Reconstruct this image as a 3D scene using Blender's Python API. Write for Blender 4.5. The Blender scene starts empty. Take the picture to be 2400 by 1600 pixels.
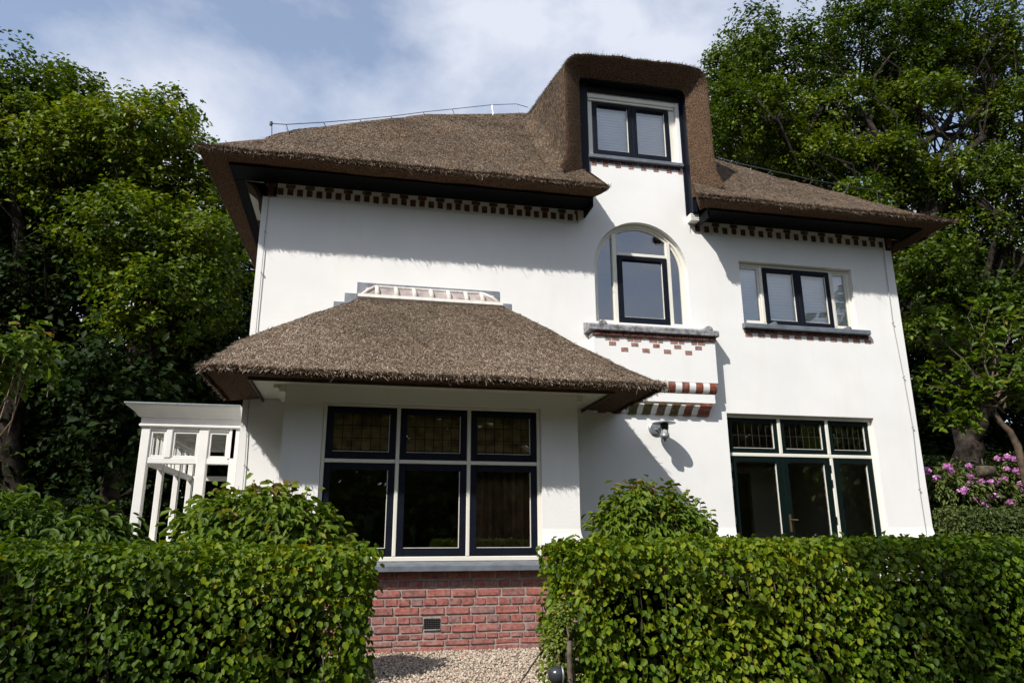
import bpy, math, random
import numpy as np
from mathutils import Vector, Matrix

random.seed(7)
rng = np.random.default_rng(11)
S = bpy.context.scene
COL = S.collection

# ------------------------------------------------------------------ camera
RM = np.array([[0.97858, -0.20585, -0.00304], [-0.05131, -0.25861, 0.96462], [0.19935, 0.94381, 0.26363]])
FPX = 1695.44                      # focal length in pixels of a 2400 px wide picture
CAM = np.array([0.0, -9.0, 1.125])
cd = bpy.data.cameras.new('camera'); cam = bpy.data.objects.new('camera', cd); COL.objects.link(cam)
r_, u_, f_ = [RM[i] / np.linalg.norm(RM[i]) for i in range(3)]
cam.matrix_world = Matrix(((r_[0], u_[0], -f_[0], CAM[0]), (r_[1], u_[1], -f_[1], CAM[1]), (r_[2], u_[2], -f_[2], CAM[2]), (0, 0, 0, 1)))
cd.sensor_width = 36.0; cd.lens = FPX * 36.0 / 2400.0; cd.clip_start = 0.05; cd.clip_end = 3000
S.camera = cam

# ------------------------------------------------------------------ light
SUN = Vector((-1.085, -1.0, 1.35)).normalized()          # towards the sun
w = bpy.data.worlds.new('World'); S.world = w; w.use_nodes = True
nt = w.node_tree; nt.nodes.clear()
def N(t, **k):
    n = nt.nodes.new(t)
    for a, b in k.items(): setattr(n, a, b)
    return n
wo = N('ShaderNodeOutputWorld'); sky = N('ShaderNodeTexSky', sky_type='NISHITA', sun_disc=False)
sky.sun_elevation = math.asin(SUN.z); sky.sun_rotation = math.atan2(SUN.x, SUN.y)
sky.air_density = 1.0; sky.dust_density = 0.6; sky.ozone_density = 1.5
b1 = N('ShaderNodeBackground'); b1.inputs[1].default_value = 0.13
b2 = N('ShaderNodeBackground'); b2.inputs[0].default_value = (0.66, 0.70, 0.80, 1); b2.inputs[1].default_value = 0.80
tc = N('ShaderNodeTexCoord'); SKYOFF = (8.4209, 11.2983, 11.1628)
mp = N('ShaderNodeMapping'); mp.inputs['Location'].default_value = SKYOFF; mp.inputs['Scale'].default_value = (1.0, 1.0, 1.5); nt.links.new(tc.outputs['Generated'], mp.inputs[0])
nz = N('ShaderNodeTexNoise'); nz.inputs['Scale'].default_value = 2.6; nz.inputs['Detail'].default_value = 9; nz.inputs['Roughness'].default_value = 0.56; nz.inputs['Distortion'].default_value = 0.15
nt.links.new(mp.outputs[0], nz.inputs['Vector'])
cr = N('ShaderNodeValToRGB'); cr.color_ramp.elements[0].position = 0.40; cr.color_ramp.elements[0].color = (0.22, 0.22, 0.22, 1)
cr.color_ramp.elements[1].position = 0.60; cr.color_ramp.elements[1].color = (1, 1, 1, 1)
nt.links.new(nz.outputs[0], cr.inputs[0])
mx = N('ShaderNodeMixShader'); nt.links.new(cr.outputs[0], mx.inputs[0]); nt.links.new(b1.outputs[0], mx.inputs[1]); nt.links.new(b2.outputs[0], mx.inputs[2])
nt.links.new(sky.outputs[0], b1.inputs[0]); nt.links.new(mx.outputs[0], wo.inputs[0])
sd = bpy.data.lights.new('sun', 'SUN'); sd.energy = 3.85; sd.angle = math.radians(0.5); sd.color = (1.0, 0.962, 0.905)
so = bpy.data.objects.new('sun', sd); COL.objects.link(so); so.rotation_euler = (-SUN).to_track_quat('-Z', 'Y').to_euler(); so.location = (-30, -30, 40)
S.view_settings.view_transform = 'Standard'; S.view_settings.look = 'None'; S.view_settings.gamma = 1; S.view_settings.use_curve_mapping = False
S.view_settings.exposure = 0.55
S.cycles.max_bounces = 6; S.cycles.diffuse_bounces = 3; S.cycles.transparent_max_bounces = 10
S.cycles.use_adaptive_sampling = True

def at(u, v, y=0.0):               # the point on the upright plane y that shows at pixel (u, v)
    d = RM.T @ np.array([(u - 1200) / FPX, -(v - 800) / FPX, 1.0])
    return CAM + d * ((y - CAM[1]) / d[1])

# ------------------------------------------------------------------ helpers
WORLD = {}                         # world position of every parent's origin
def wpos(o): return WORLD.get(o.name, Vector((0, 0, 0))) if o else Vector((0, 0, 0))
def empty(name, loc):
    o = bpy.data.objects.new(name, None); COL.objects.link(o); o.location = loc; o.empty_display_size = 0.2
    WORLD[o.name] = Vector(loc); return o
def tag(o, label=None, cat=None, group=None, kind=None):
    for k, v in (('label', label), ('category', cat), ('group', group), ('kind', kind)):
        if v: o[k] = v
    return o
def thing(name, label, cat, loc, group=None): return tag(empty(name, loc), label, cat, group)
def link(name, me, parent=None, loc=None, rot=None, scale=None, kind=None, label=None):
    o = bpy.data.objects.new(name, me); COL.objects.link(o)
    L = Vector(loc) if loc is not None else Vector((0, 0, 0))
    o.location = L - wpos(parent)
    if rot is not None: o.rotation_euler = rot
    if scale is not None: o.scale = scale
    if parent: o.parent = parent
    WORLD[o.name] = L
    if kind: o['kind'] = kind
    if label: o['label'] = label
    return o

class MB:
    def __init__(s): s.v = []; s.f = []
    def add(s, vs, fs):
        n = len(s.v); s.v += [tuple(map(float, p)) for p in vs]; s.f += [tuple(i + n for i in f) for f in fs]; return s
    def box(s, x0, x1, y0, y1, z0, z1):
        return s.add([(x0, y0, z0), (x1, y0, z0), (x1, y1, z0), (x0, y1, z0), (x0, y0, z1), (x1, y0, z1), (x1, y1, z1), (x0, y1, z1)],
                     [(0, 3, 2, 1), (4, 5, 6, 7), (0, 1, 5, 4), (1, 2, 6, 5), (2, 3, 7, 6), (3, 0, 4, 7)])
    def bbox(s, x0, x1, y0, y1, z0, z1, b=0.006):       # box with the front edges bevelled
        return s.add([(x0, y0 + b, z0), (x1, y0 + b, z0), (x1, y1, z0), (x0, y1, z0), (x0, y0 + b, z1), (x1, y0 + b, z1), (x1, y1, z1), (x0, y1, z1),
                      (x0 + b, y0, z0 + b), (x1 - b, y0, z0 + b), (x1 - b, y0, z1 - b), (x0 + b, y0, z1 - b)],
                     [(0, 3, 2, 1), (4, 5, 6, 7), (1, 2, 6, 5), (2, 3, 7, 6), (3, 0, 4, 7), (8, 9, 10, 11), (0, 1, 9, 8), (1, 5, 10, 9), (5, 4, 11, 10), (4, 0, 8, 11)])
    def tube(s, pts, rad, n=6, cap=True):
        pts = [Vector(p) for p in pts]; rad = rad if hasattr(rad, '__len__') else [rad] * len(pts)
        ring = []; up = Vector((0.31, 0.17, 0.93))
        base = len(s.v); vs = []
        for i, p in enumerate(pts):
            t = (pts[min(i + 1, len(pts) - 1)] - pts[max(i - 1, 0)]).normalized()
            a = t.cross(up)
            if a.length < 1e-3: a = t.cross(Vector((1, 0, 0)))
            a.normalize(); b = t.cross(a)
            for k in range(n):
                q = 2 * math.pi * k / n; vs.append(p + (a * math.cos(q) + b * math.sin(q)) * rad[i])
        fs = [(i * n + k, i * n + (k + 1) % n, (i + 1) * n + (k + 1) % n, (i + 1) * n + k) for i in range(len(pts) - 1) for k in range(n)]
        if cap: fs += [tuple(range(n))[::-1], tuple((len(pts) - 1) * n + k for k in range(n))]
        return s.add(vs, fs)
    def lathe(s, prof, c, n=20, axis='z'):
        vs = []; c = Vector(c)
        for r, h in prof:
            for k in range(n):
                q = 2 * math.pi * k / n
                e = (r * math.cos(q), r * math.sin(q), h)
                if axis == 'y': e = (e[0], e[2], e[1])
                if axis == 'x': e = (e[2], e[0], e[1])
                vs.append(c + Vector(e))
        fs = [(i * n + k, i * n + (k + 1) % n, (i + 1) * n + (k + 1) % n, (i + 1) * n + k) for i in range(len(prof) - 1) for k in range(n)]
        fs += [tuple(range(n))[::-1], tuple((len(prof) - 1) * n + k for k in range(n))]
        return s.add(vs, fs)
    def prism(s, poly, y0, y1):                          # polygon in x-z, extruded along y
        n = len(poly)
        return s.add([(x, y0, z) for x, z in poly] + [(x, y1, z) for x, z in poly],
                     [tuple(range(n)), tuple(range(2 * n - 1, n - 1, -1))] + [((i + 1) % n, i, n + i, n + (i + 1) % n) for i in range(n)])
    def prismx(s, poly, x0, x1):                         # polygon in y-z, extruded along x
        n = len(poly)
        return s.add([(x0, y, z) for y, z in poly] + [(x1, y, z) for y, z in poly],
                     [tuple(range(n)), tuple(range(2 * n - 1, n - 1, -1))] + [((i + 1) % n, i, n + i, n + (i + 1) % n) for i in range(n)])
    def mesh(s, name, mat, smooth=False):
        me = bpy.data.meshes.new(name); me.from_pydata(s.v, [], s.f); me.materials.append(mat)
        if smooth: me.polygons.foreach_set('use_smooth', [True] * len(me.polygons))
        me.update(); return me
    def build(s, name, mat, parent=None, smooth=False, kind=None, label=None):
        return link(name, s.mesh(name, mat, smooth), parent, kind=kind, label=label)

def recalc(o):
    import bmesh
    b = bmesh.new(); b.from_mesh(o.data); bmesh.ops.recalc_face_normals(b, faces=b.faces[:]); b.to_mesh(o.data); b.free(); return o

def npmesh(name, V, F, mat, tint=None, smooth=False):    # V (n,3), F (m,k) with k corners each
    me = bpy.data.meshes.new(name); n, (m, k) = len(V), F.shape
    me.vertices.add(n); me.vertices.foreach_set('co', np.ascontiguousarray(V, np.float32).ravel())
    me.loops.add(m * k); me.loops.foreach_set('vertex_index', np.ascontiguousarray(F, np.int32).ravel())
    me.polygons.add(m); me.polygons.foreach_set('loop_start', np.arange(0, m * k, k, dtype=np.int32)); me.polygons.foreach_set('loop_total', np.full(m, k, np.int32))
    if smooth: me.polygons.foreach_set('use_smooth', np.ones(m, bool))
    if tint is not None:
        a = me.attributes.new('tint', 'FLOAT', 'POINT'); a.data.foreach_set('value', np.ascontiguousarray(tint, np.float32))
    me.materials.append(mat); me.update(calc_edges=True); return me

# ------------------------------------------------------------------ materials
def material(name):
    m = bpy.data.materials.new(name); m.use_nodes = True; t = m.node_tree; t.nodes.clear()
    return m, t
def nn(t, typ, **k):
    n = t.nodes.new(typ)
    for a, b in k.items(): setattr(n, a, b)
    return n
def ramp(t, src, stops):
    r = nn(t, 'ShaderNodeValToRGB'); e = r.color_ramp.elements
    while len(e) < len(stops): e.new(0.5)
    for i, (p, c) in enumerate(stops): e[i].position = p; e[i].color = (*c, 1)
    t.links.new(src, r.inputs[0]); return r.outputs[0]
def solid(name, col, rough=0.6, var=0.06, scale=6.0, bump=0.0, bscale=60, metal=0.0, spec=0.5, detail=6, stain=None):
    m, t = material(name); o = nn(t, 'ShaderNodeOutputMaterial'); p = nn(t, 'ShaderNodeBsdfPrincipled')
    tcn = nn(t, 'ShaderNodeTexCoord'); no = nn(t, 'ShaderNodeTexNoise'); no.inputs['Scale'].default_value = scale; no.inputs['Detail'].default_value = detail
    t.links.new(tcn.outputs['Object'], no.inputs['Vector'])
    lo = tuple(max(0, c * (1 - var * 2)) for c in col); hi = tuple(min(1, c * (1 + var)) for c in col)
    c = ramp(t, no.outputs[0], [(0.3, lo), (0.62, hi)])
    if stain:
        n2 = nn(t, 'ShaderNodeTexNoise'); n2.inputs['Scale'].default_value = stain[1]; n2.inputs['Detail'].default_value = 8; t.links.new(tcn.outputs['Object'], n2.inputs['Vector'])
        f = ramp(t, n2.outputs[0], [(stain[2], (0, 0, 0)), (stain[3], (1, 1, 1))])
        mixn = nn(t, 'ShaderNodeMix', data_type='RGBA'); t.links.new(f, mixn.inputs[0]); t.links.new(c, mixn.inputs[6]); mixn.inputs[7].default_value = (*stain[0], 1); c = mixn.outputs[2]
    t.links.new(c, p.inputs['Base Color']); p.inputs['Roughness'].default_value = rough; p.inputs['Metallic'].default_value = metal; p.inputs['Specular IOR Level'].default_value = spec
    if bump:
        nb = nn(t, 'ShaderNodeTexNoise'); nb.inputs['Scale'].default_value = bscale; nb.inputs['Detail'].default_value = 5; t.links.new(tcn.outputs['Object'], nb.inputs['Vector'])
        bp = nn(t, 'ShaderNodeBump'); bp.inputs['Strength'].default_value = bump; bp.inputs['Distance'].default_value = 0.01
        t.links.new(nb.outputs[0], bp.inputs['Height']); t.links.new(bp.outputs[0], p.inputs['Normal'])
    t.links.new(p.outputs[0], o.inputs[0]); return m

PLASTER = solid('white_plaster', (0.80, 0.79, 0.765), 0.85, 0.022, 1.3, 0.16, 38, spec=0.2)
def streaks(m):
    t = m.node_tree; p = next(n for n in t.nodes if n.type == 'BSDF_PRINCIPLED'); src = p.inputs['Base Color'].links[0].from_socket
    g_ = nn(t, 'ShaderNodeNewGeometry'); mq = nn(t, 'ShaderNodeMapping'); mq.inputs['Scale'].default_value = (3.2, 2, .55); t.links.new(g_.outputs['Position'], mq.inputs[0])
    no = nn(t, 'ShaderNodeTexNoise'); no.inputs['Scale'].default_value = 1.0; no.inputs['Detail'].default_value = 7; t.links.new(mq.outputs[0], no.inputs['Vector'])
    f = ramp(t, no.outputs[0], [(0.30, (0.968, 0.963, 0.952)), (0.46, (1, 1, 1))])
    mm = nn(t, 'ShaderNodeMix', data_type='RGBA', blend_type='MULTIPLY'); mm.inputs[0].default_value = 1; t.links.new(src, mm.inputs[6]); t.links.new(f, mm.inputs[7]); t.links.new(mm.outputs[2], p.inputs['Base Color'])
streaks(PLASTER)
CREAM = solid('cream_paint', (0.74, 0.71, 0.62), 0.4, 0.02, 5)
WHITE = solid('white_paint', (0.78, 0.76, 0.72), 0.42, 0.03, 4)
NAVY = solid('navy_black_paint', (0.007, 0.009, 0.016), 0.45, 0.1, 8, spec=0.12)
GREEN = solid('green_black_paint', (0.003, 0.009, 0.008), 0.45, 0.1, 8, spec=0.12)
BLACK = solid('black_paint', (0.0025, 0.0025, 0.0035), 0.6, 0.1, 6, spec=0.15)
SLATE = solid('slate_sill', (0.13, 0.145, 0.17), 0.5, 0.12, 9, 0.1, 90)
STONE = solid('weathered_stone', (0.25, 0.25, 0.26), 0.8, 0.3, 22, 0.3, 60, stain=((0.07, 0.065, 0.06), 9, 0.52, 0.7))
LEAD = solid('lead_flashing', (0.20, 0.21, 0.24), 0.6, 0.15, 10, 0.1, 30)
MORTAR_RIDGE = solid('ridge_mortar', (0.62, 0.58, 0.52), 0.9, 0.08, 14, 0.5, 45)
RIDGE_PANEL = solid('ridge_panel', (0.34, 0.29, 0.28), 0.8, 0.2, 7, 0.2, 40)
MORTAR = solid('mortar', (0.33, 0.28, 0.25), 0.95, 0.15, 25, 0.6, 120)
METAL = solid('galvanised_metal', (0.30, 0.32, 0.33), 0.45, 0.08, 30, metal=0.6)
DARKMETAL = solid('dark_metal', (0.045, 0.048, 0.055), 0.22, 0.05, 20, metal=0.3)
CABLE = solid('grey_cable', (0.36, 0.36, 0.35), 0.6, 0.05, 20)
LEADCAME = solid('lead_came', (0.05, 0.047, 0.042), 0.7, 0.05, 20)
SOFFIT = solid('soffit_paint', (0.70, 0.67, 0.58), 0.6, 0.03, 3)
BROWNWOOD = solid('brown_bracket', (0.06, 0.035, 0.02), 0.7, 0.2, 9)
ROOM = solid('room_wall', (0.52, 0.42, 0.28), 0.9, 0.1, 2)
BLIND = solid('blind_slats', (0.82, 0.83, 0.84), 0.5, 0.02, 4)
CURTAIN = solid('white_interior_paint', (0.55, 0.52, 0.45), 0.7, 0.03, 3)
BRASS = solid('brass', (0.42, 0.30, 0.14), 0.3, 0.05, 20, metal=0.9)
LOGWOOD = solid('grey_log', (0.075, 0.058, 0.036), 0.9, 0.3, 14, 0.5, 40)
SOIL = solid('soil_and_moss', (0.045, 0.042, 0.022), 0.95, 0.4, 0.9, 0.6, 20)
BARK = solid('bark', (0.022, 0.017, 0.013), 0.95, 0.4, 9, 0.9, 26, stain=((0.06, 0.05, 0.04), 2.4, 0.54, 0.68), spec=0.1)
TWIG = solid('twig', (0.085, 0.058, 0.034), 0.85, 0.3, 14)
PALETWIG = solid('pale_twig', (0.17, 0.115, 0.07), 0.8, 0.25, 14)
BARKPOST = solid('post_wood', (0.085, 0.066, 0.05), 0.95, 0.35, 20, 0.8, 40)
INK = solid('hedge_shade_core', (0.004, 0.005, 0.002), 1.0, 0.3, 6, spec=0.0)  # black in place of the shade deep between hedge leaves

def brick_mat(name, stops, rough=0.9):
    m, t = material(name); o = nn(t, 'ShaderNodeOutputMaterial'); p = nn(t, 'ShaderNodeBsdfPrincipled')
    oi = nn(t, 'ShaderNodeObjectInfo'); tcn = nn(t, 'ShaderNodeTexCoord'); gm = nn(t, 'ShaderNodeNewGeometry')
    c = ramp(t, oi.outputs['Random'], stops)
    no = nn(t, 'ShaderNodeTexNoise'); no.inputs['Scale'].default_value = 28; no.inputs['Detail'].default_value = 8; no.inputs['Roughness'].default_value = 0.65
    t.links.new(gm.outputs['Position'], no.inputs['Vector'])
    f = ramp(t, no.outputs[0], [(0.34, (0.5, 0.5, 0.55)), (0.5, (0.95, 0.95, 0.95)), (0.68, (1.3, 1.24, 1.2))])
    mm = nn(t, 'ShaderNodeMix', data_type='RGBA', blend_type='MULTIPLY'); mm.inputs[0].default_value = 1.0
    t.links.new(c, mm.inputs[6]); t.links.new(f, mm.inputs[7])
    n3 = nn(t, 'ShaderNodeTexNoise'); n3.inputs['Scale'].default_value = 11; n3.inputs['Detail'].default_value = 6; t.links.new(gm.outputs['Position'], n3.inputs['Vector'])
    g = ramp(t, n3.outputs[0], [(0.52, (0, 0, 0)), (0.72, (0.55, 0.55, 0.55))])
    m2 = nn(t, 'ShaderNodeMix', data_type='RGBA'); t.links.new(g, m2.inputs[0]); t.links.new(mm.outputs[2], m2.inputs[6]); m2.inputs[7].default_value = (0.33, 0.25, 0.22, 1)
    t.links.new(m2.outputs[2], p.inputs['Base Color']); p.inputs['Roughness'].default_value = rough; p.inputs['Specular IOR Level'].default_value = 0.25
    bp = nn(t, 'ShaderNodeBump'); bp.inputs['Strength'].default_value = 0.7; bp.inputs['Distance'].default_value = 0.006
    n4 = nn(t, 'ShaderNodeTexNoise'); n4.inputs['Scale'].default_value = 70; n4.inputs['Detail'].default_value = 6; t.links.new(gm.outputs['Position'], n4.inputs['Vector'])
    t.links.new(n4.outputs[0], bp.inputs['Height']); t.links.new(bp.outputs[0], p.inputs['Normal'])
    t.links.new(p.outputs[0], o.inputs[0]); return m
BRICK = brick_mat('red_brick', [(0.0, (0.25, 0.11, 0.095)), (0.3, (0.31, 0.118, 0.10)), (0.55, (0.345, 0.125, 0.10)), (0.8, (0.31, 0.15, 0.13)), (1.0, (0.25, 0.145, 0.13))])
DARKBRICK = brick_mat('brown_brick', [(0.0, (0.085, 0.036, 0.028)), (0.5, (0.125, 0.048, 0.036)), (1.0, (0.10, 0.048, 0.042))])
PALEBRICK = brick_mat('pale_worn_brick', [(0.0, (0.30, 0.18, 0.155)), (0.5, (0.33, 0.19, 0.16)), (0.8, (0.29, 0.135, 0.11)), (1.0, (0.34, 0.22, 0.19))])
GLAZED = brick_mat('rust_glazed_brick', [(0.0, (0.20, 0.062, 0.038)), (1.0, (0.26, 0.08, 0.048))], 0.5)
MOSSY = brick_mat('mossy_brick', [(0.0, (0.11, 0.085, 0.035)), (0.5, (0.10, 0.09, 0.03)), (1.0, (0.15, 0.075, 0.04))], 0.7)

def glass_mat(name, refl=0.13, tint=(0.75, 0.78, 0.76), wob=0.05):
    m, t = material(name); o = nn(t, 'ShaderNodeOutputMaterial')
    tr = nn(t, 'ShaderNodeBsdfTransparent'); tr.inputs[0].default_value = (*tint, 1)
    gl = nn(t, 'ShaderNodeBsdfGlossy'); gl.inputs['Roughness'].default_value = 0.0; gl.inputs['Color'].default_value = (0.95, 0.97, 1.0, 1)
    fr = nn(t, 'ShaderNodeFresnel'); fr.inputs[0].default_value = 1.5
    mr = nn(t, 'ShaderNodeMapRange'); mr.inputs[1].default_value = 0.04; mr.inputs[2].default_value = 1.0; mr.inputs[3].default_value = refl; mr.inputs[4].default_value = 1.0
    t.links.new(fr.outputs[0], mr.inputs[0])
    tcn = nn(t, 'ShaderNodeTexCoord'); no = nn(t, 'ShaderNodeTexNoise'); no.inputs['Scale'].default_value = 2.2; no.inputs['Detail'].default_value = 1
    t.links.new(tcn.outputs['Object'], no.inputs['Vector']); bp = nn(t, 'ShaderNodeBump'); bp.inputs['Strength'].default_value = wob; bp.inputs['Distance'].default_value = 0.05
    t.links.new(no.outputs[0], bp.inputs['Height']); t.links.new(bp.outputs[0], gl.inputs['Normal'])
    mxs = nn(t, 'ShaderNodeMixShader'); t.links.new(mr.outputs[0], mxs.inputs[0]); t.links.new(tr.outputs[0], mxs.inputs[1]); t.links.new(gl.outputs[0], mxs.inputs[2])
    t.links.new(mxs.outputs[0], o.inputs[0]); return m
GLASS = glass_mat('window_glass', 0.13, (0.92, 0.93, 0.9), wob=0.02)
CLEAR = glass_mat('clear_window_glass', 0.16, (0.97, 0.98, 0.98))
SKYGLASS = glass_mat('coated_window_glass', 0.22, (0.55, 0.58, 0.58))
LEADGLASS = glass_mat('leaded_window_glass', 0.12, (0.88, 0.83, 0.72), 0.10)

def thatch_mat():
    m, t = material('thatch'); o = nn(t, 'ShaderNodeOutputMaterial'); p = nn(t, 'ShaderNodeBsdfPrincipled'); gm = nn(t, 'ShaderNodeNewGeometry')
    n1 = nn(t, 'ShaderNodeTexNoise'); n1.inputs['Scale'].default_value = 42; n1.inputs['Detail'].default_value = 6; n1.inputs['Roughness'].default_value = 0.7
    mpn = nn(t, 'ShaderNodeMapping'); mpn.inputs['Scale'].default_value = (1.0, 0.5, 0.5); t.links.new(gm.outputs['Position'], mpn.inputs[0]); t.links.new(mpn.outputs[0], n1.inputs['Vector'])
    c = ramp(t, n1.outputs[0], [(0.36, (0.032, 0.023, 0.015)), (0.5, (0.15, 0.108, 0.076)), (0.66, (0.32, 0.245, 0.18))])
    n2 = nn(t, 'ShaderNodeTexNoise'); n2.inputs['Scale'].default_value = 1.7; n2.inputs['Detail'].default_value = 5; t.links.new(gm.outputs['Position'], n2.inputs['Vector'])
    f = ramp(t, n2.outputs[0], [(0.35, (0.72, 0.70, 0.62)), (0.5, (1, 1, 1)), (0.66, (1.2, 1.08, 0.95))])
    mm = nn(t, 'ShaderNodeMix', data_type='RGBA', blend_type='MULTIPLY'); mm.inputs[0].default_value = 1; t.links.new(c, mm.inputs[6]); t.links.new(f, mm.inputs[7])
    t.links.new(mm.outputs[2], p.inputs['Base Color']); p.inputs['Roughness'].default_value = 0.95; p.inputs['Specular IOR Level'].default_value = 0.1
    bp = nn(t, 'ShaderNodeBump'); bp.inputs['Strength'].default_value = 1.0; bp.inputs['Distance'].default_value = 0.03; t.links.new(n1.outputs[0], bp.inputs['Height']); t.links.new(bp.outputs[0], p.inputs['Normal'])
    t.links.new(p.outputs[0], o.inputs[0]); return m
THATCH = thatch_mat()
def cut_mat():
    m, t = material('thatch_cut_ends'); o = nn(t, 'ShaderNodeOutputMaterial'); p = nn(t, 'ShaderNodeBsdfPrincipled'); gm = nn(t, 'ShaderNodeNewGeometry')
    n1 = nn(t, 'ShaderNodeTexNoise'); n1.inputs['Scale'].default_value = 60; n1.inputs['Detail'].default_value = 5; t.links.new(gm.outputs['Position'], n1.inputs['Vector'])
    c = ramp(t, n1.outputs[0], [(0.35, (0.03, 0.016, 0.009)), (0.5, (0.10, 0.058, 0.034)), (0.7, (0.19, 0.12, 0.075))])
    t.links.new(c, p.inputs['Base Color']); p.inputs['Roughness'].default_value = 0.95; p.inputs['Specular IOR Level'].default_value = 0.1
    bp = nn(t, 'ShaderNodeBump'); bp.inputs['Strength'].default_value = 0.9; bp.inputs['Distance'].default_value = 0.02; t.links.new(n1.outputs[0], bp.inputs['Height']); t.links.new(bp.outputs[0], p.inputs['Normal'])
    t.links.new(p.outputs[0], o.inputs[0]); return m
CUT = cut_mat()
def tint_mat(name, stops, transl=0.35, tcol=None, rough=0.5, spec=0.35, scale=None):
    m, t = material(name); o = nn(t, 'ShaderNodeOutputMaterial'); a = nn(t, 'ShaderNodeAttribute', attribute_name='tint')
    c = ramp(t, a.outputs['Fac'], stops)
    p = nn(t, 'ShaderNodeBsdfPrincipled'); t.links.new(c, p.inputs['Base Color']); p.inputs['Roughness'].default_value = rough; p.inputs['Specular IOR Level'].default_value = spec
    if transl:
        tl = nn(t, 'ShaderNodeBsdfTranslucent'); mm = nn(t, 'ShaderNodeMix', data_type='RGBA', blend_type='MULTIPLY'); mm.inputs[0].default_value = 1
        t.links.new(c, mm.inputs[6]); mm.inputs[7].default_value = (*(tcol or (1.5, 1.45, 0.6)), 1); t.links.new(mm.outputs[2], tl.inputs[0])
        x = nn(t, 'ShaderNodeMixShader'); x.inputs[0].default_value = transl; t.links.new(p.outputs[0], x.inputs[1]); t.links.new(tl.outputs[0], x.inputs[2]); t.links.new(x.outputs[0], o.inputs[0])
    else: t.links.new(p.outputs[0], o.inputs[0])
    return m
STRAW = tint_mat('straw', [(0.0, (0.04, 0.028, 0.019)), (0.42, (0.165, 0.120, 0.085)), (0.72, (0.37, 0.285, 0.21)), (1.0, (0.72, 0.60, 0.47))], 0, rough=0.8, spec=0.15)
BEECH = tint_mat('beech_leaf', [(0.0, (0.022, 0.048, 0.003)), (0.45, (0.068, 0.122, 0.004)), (0.8, (0.175, 0.225, 0.008)), (1.0, (0.26, 0.235, 0.012))], 0.30, rough=0.5, spec=0.22)
MAPLE = tint_mat('maple_leaf', [(0.0, (0.012, 0.027, 0.002)), (0.5, (0.062, 0.106, 0.003)), (0.85, (0.175, 0.225, 0.007)), (1.0, (0.24, 0.20, 0.014))], 0.30, rough=0.5, spec=0.25)
OAK = tint_mat('oak_leaf', [(0.0, (0.011, 0.025, 0.002)), (0.5, (0.055, 0.094, 0.003)), (0.9, (0.15, 0.19, 0.007))], 0.30, rough=0.5, spec=0.25)
DARKLEAF = tint_mat('dark_shaded_leaf', [(0.0, (0.006, 0.013, 0.003)), (0.6, (0.015, 0.031, 0.005)), (1.0, (0.038, 0.060, 0.008))], 0.2, rough=0.55, spec=0.1)  # leaf colour kept dark, partly standing in for shade below the crowns
SHRUB = tint_mat('shrub_leaf', [(0.0, (0.040, 0.076, 0.005)), (0.5, (0.088, 0.145, 0.009)), (0.88, (0.15, 0.20, 0.016)), (1.0, (0.22, 0.15, 0.04))], 0.3, rough=0.5, spec=0.22)
RHODO = tint_mat('rhododendron_leaf', [(0.0, (0.03, 0.05, 0.01)), (0.6, (0.085, 0.115, 0.022)), (1.0, (0.16, 0.18, 0.04))], 0.2, rough=0.5, spec=0.3)
LIME = tint_mat('lime_leaf', [(0.0, (0.07, 0.12, 0.012)), (1.0, (0.20, 0.24, 0.03))], 0.3, rough=0.5)
PETAL = tint_mat('pink_petal', [(0.0, (0.48, 0.12, 0.40)), (0.6, (0.64, 0.28, 0.58)), (1.0, (0.76, 0.45, 0.70))], 0.3, (1.1, 0.9, 1.1), rough=0.6)
PEBBLE = tint_mat('gravel_stone', [(0.0, (0.18, 0.13, 0.10)), (0.3, (0.36, 0.29, 0.22)), (0.65, (0.46, 0.38, 0.29)), (0.9, (0.56, 0.50, 0.42)), (1.0, (0.42, 0.22, 0.14))], 0, rough=0.75)
GRAVELBED = solid('gravel_bed', (0.26, 0.21, 0.16), 0.95, 0.4, 60, 0.9, 70)

# ------------------------------------------------------------------ the setting
def sheet(name, x0, x1, y0, y1, z, mat, n=1):
    m = MB()
    for i in range(n):
        for j in range(n):
            a, b = x0 + (x1 - x0) * i / n, x0 + (x1 - x0) * (i + 1) / n; c, d = y0 + (y1 - y0) * j / n, y0 + (y1 - y0) * (j + 1) / n
            m.add([(a, c, z), (b, c, z), (b, d, z), (a, d, z)], [(0, 1, 2, 3)])
    return tag(m.build(name, mat), kind='structure')
sheet('ground', -900, 900, -900, 900, -0.03, SOIL)
sheet('gravel_path', -0.35, 2.35, -3.2, -0.9, 0.0, GRAVELBED)

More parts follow.
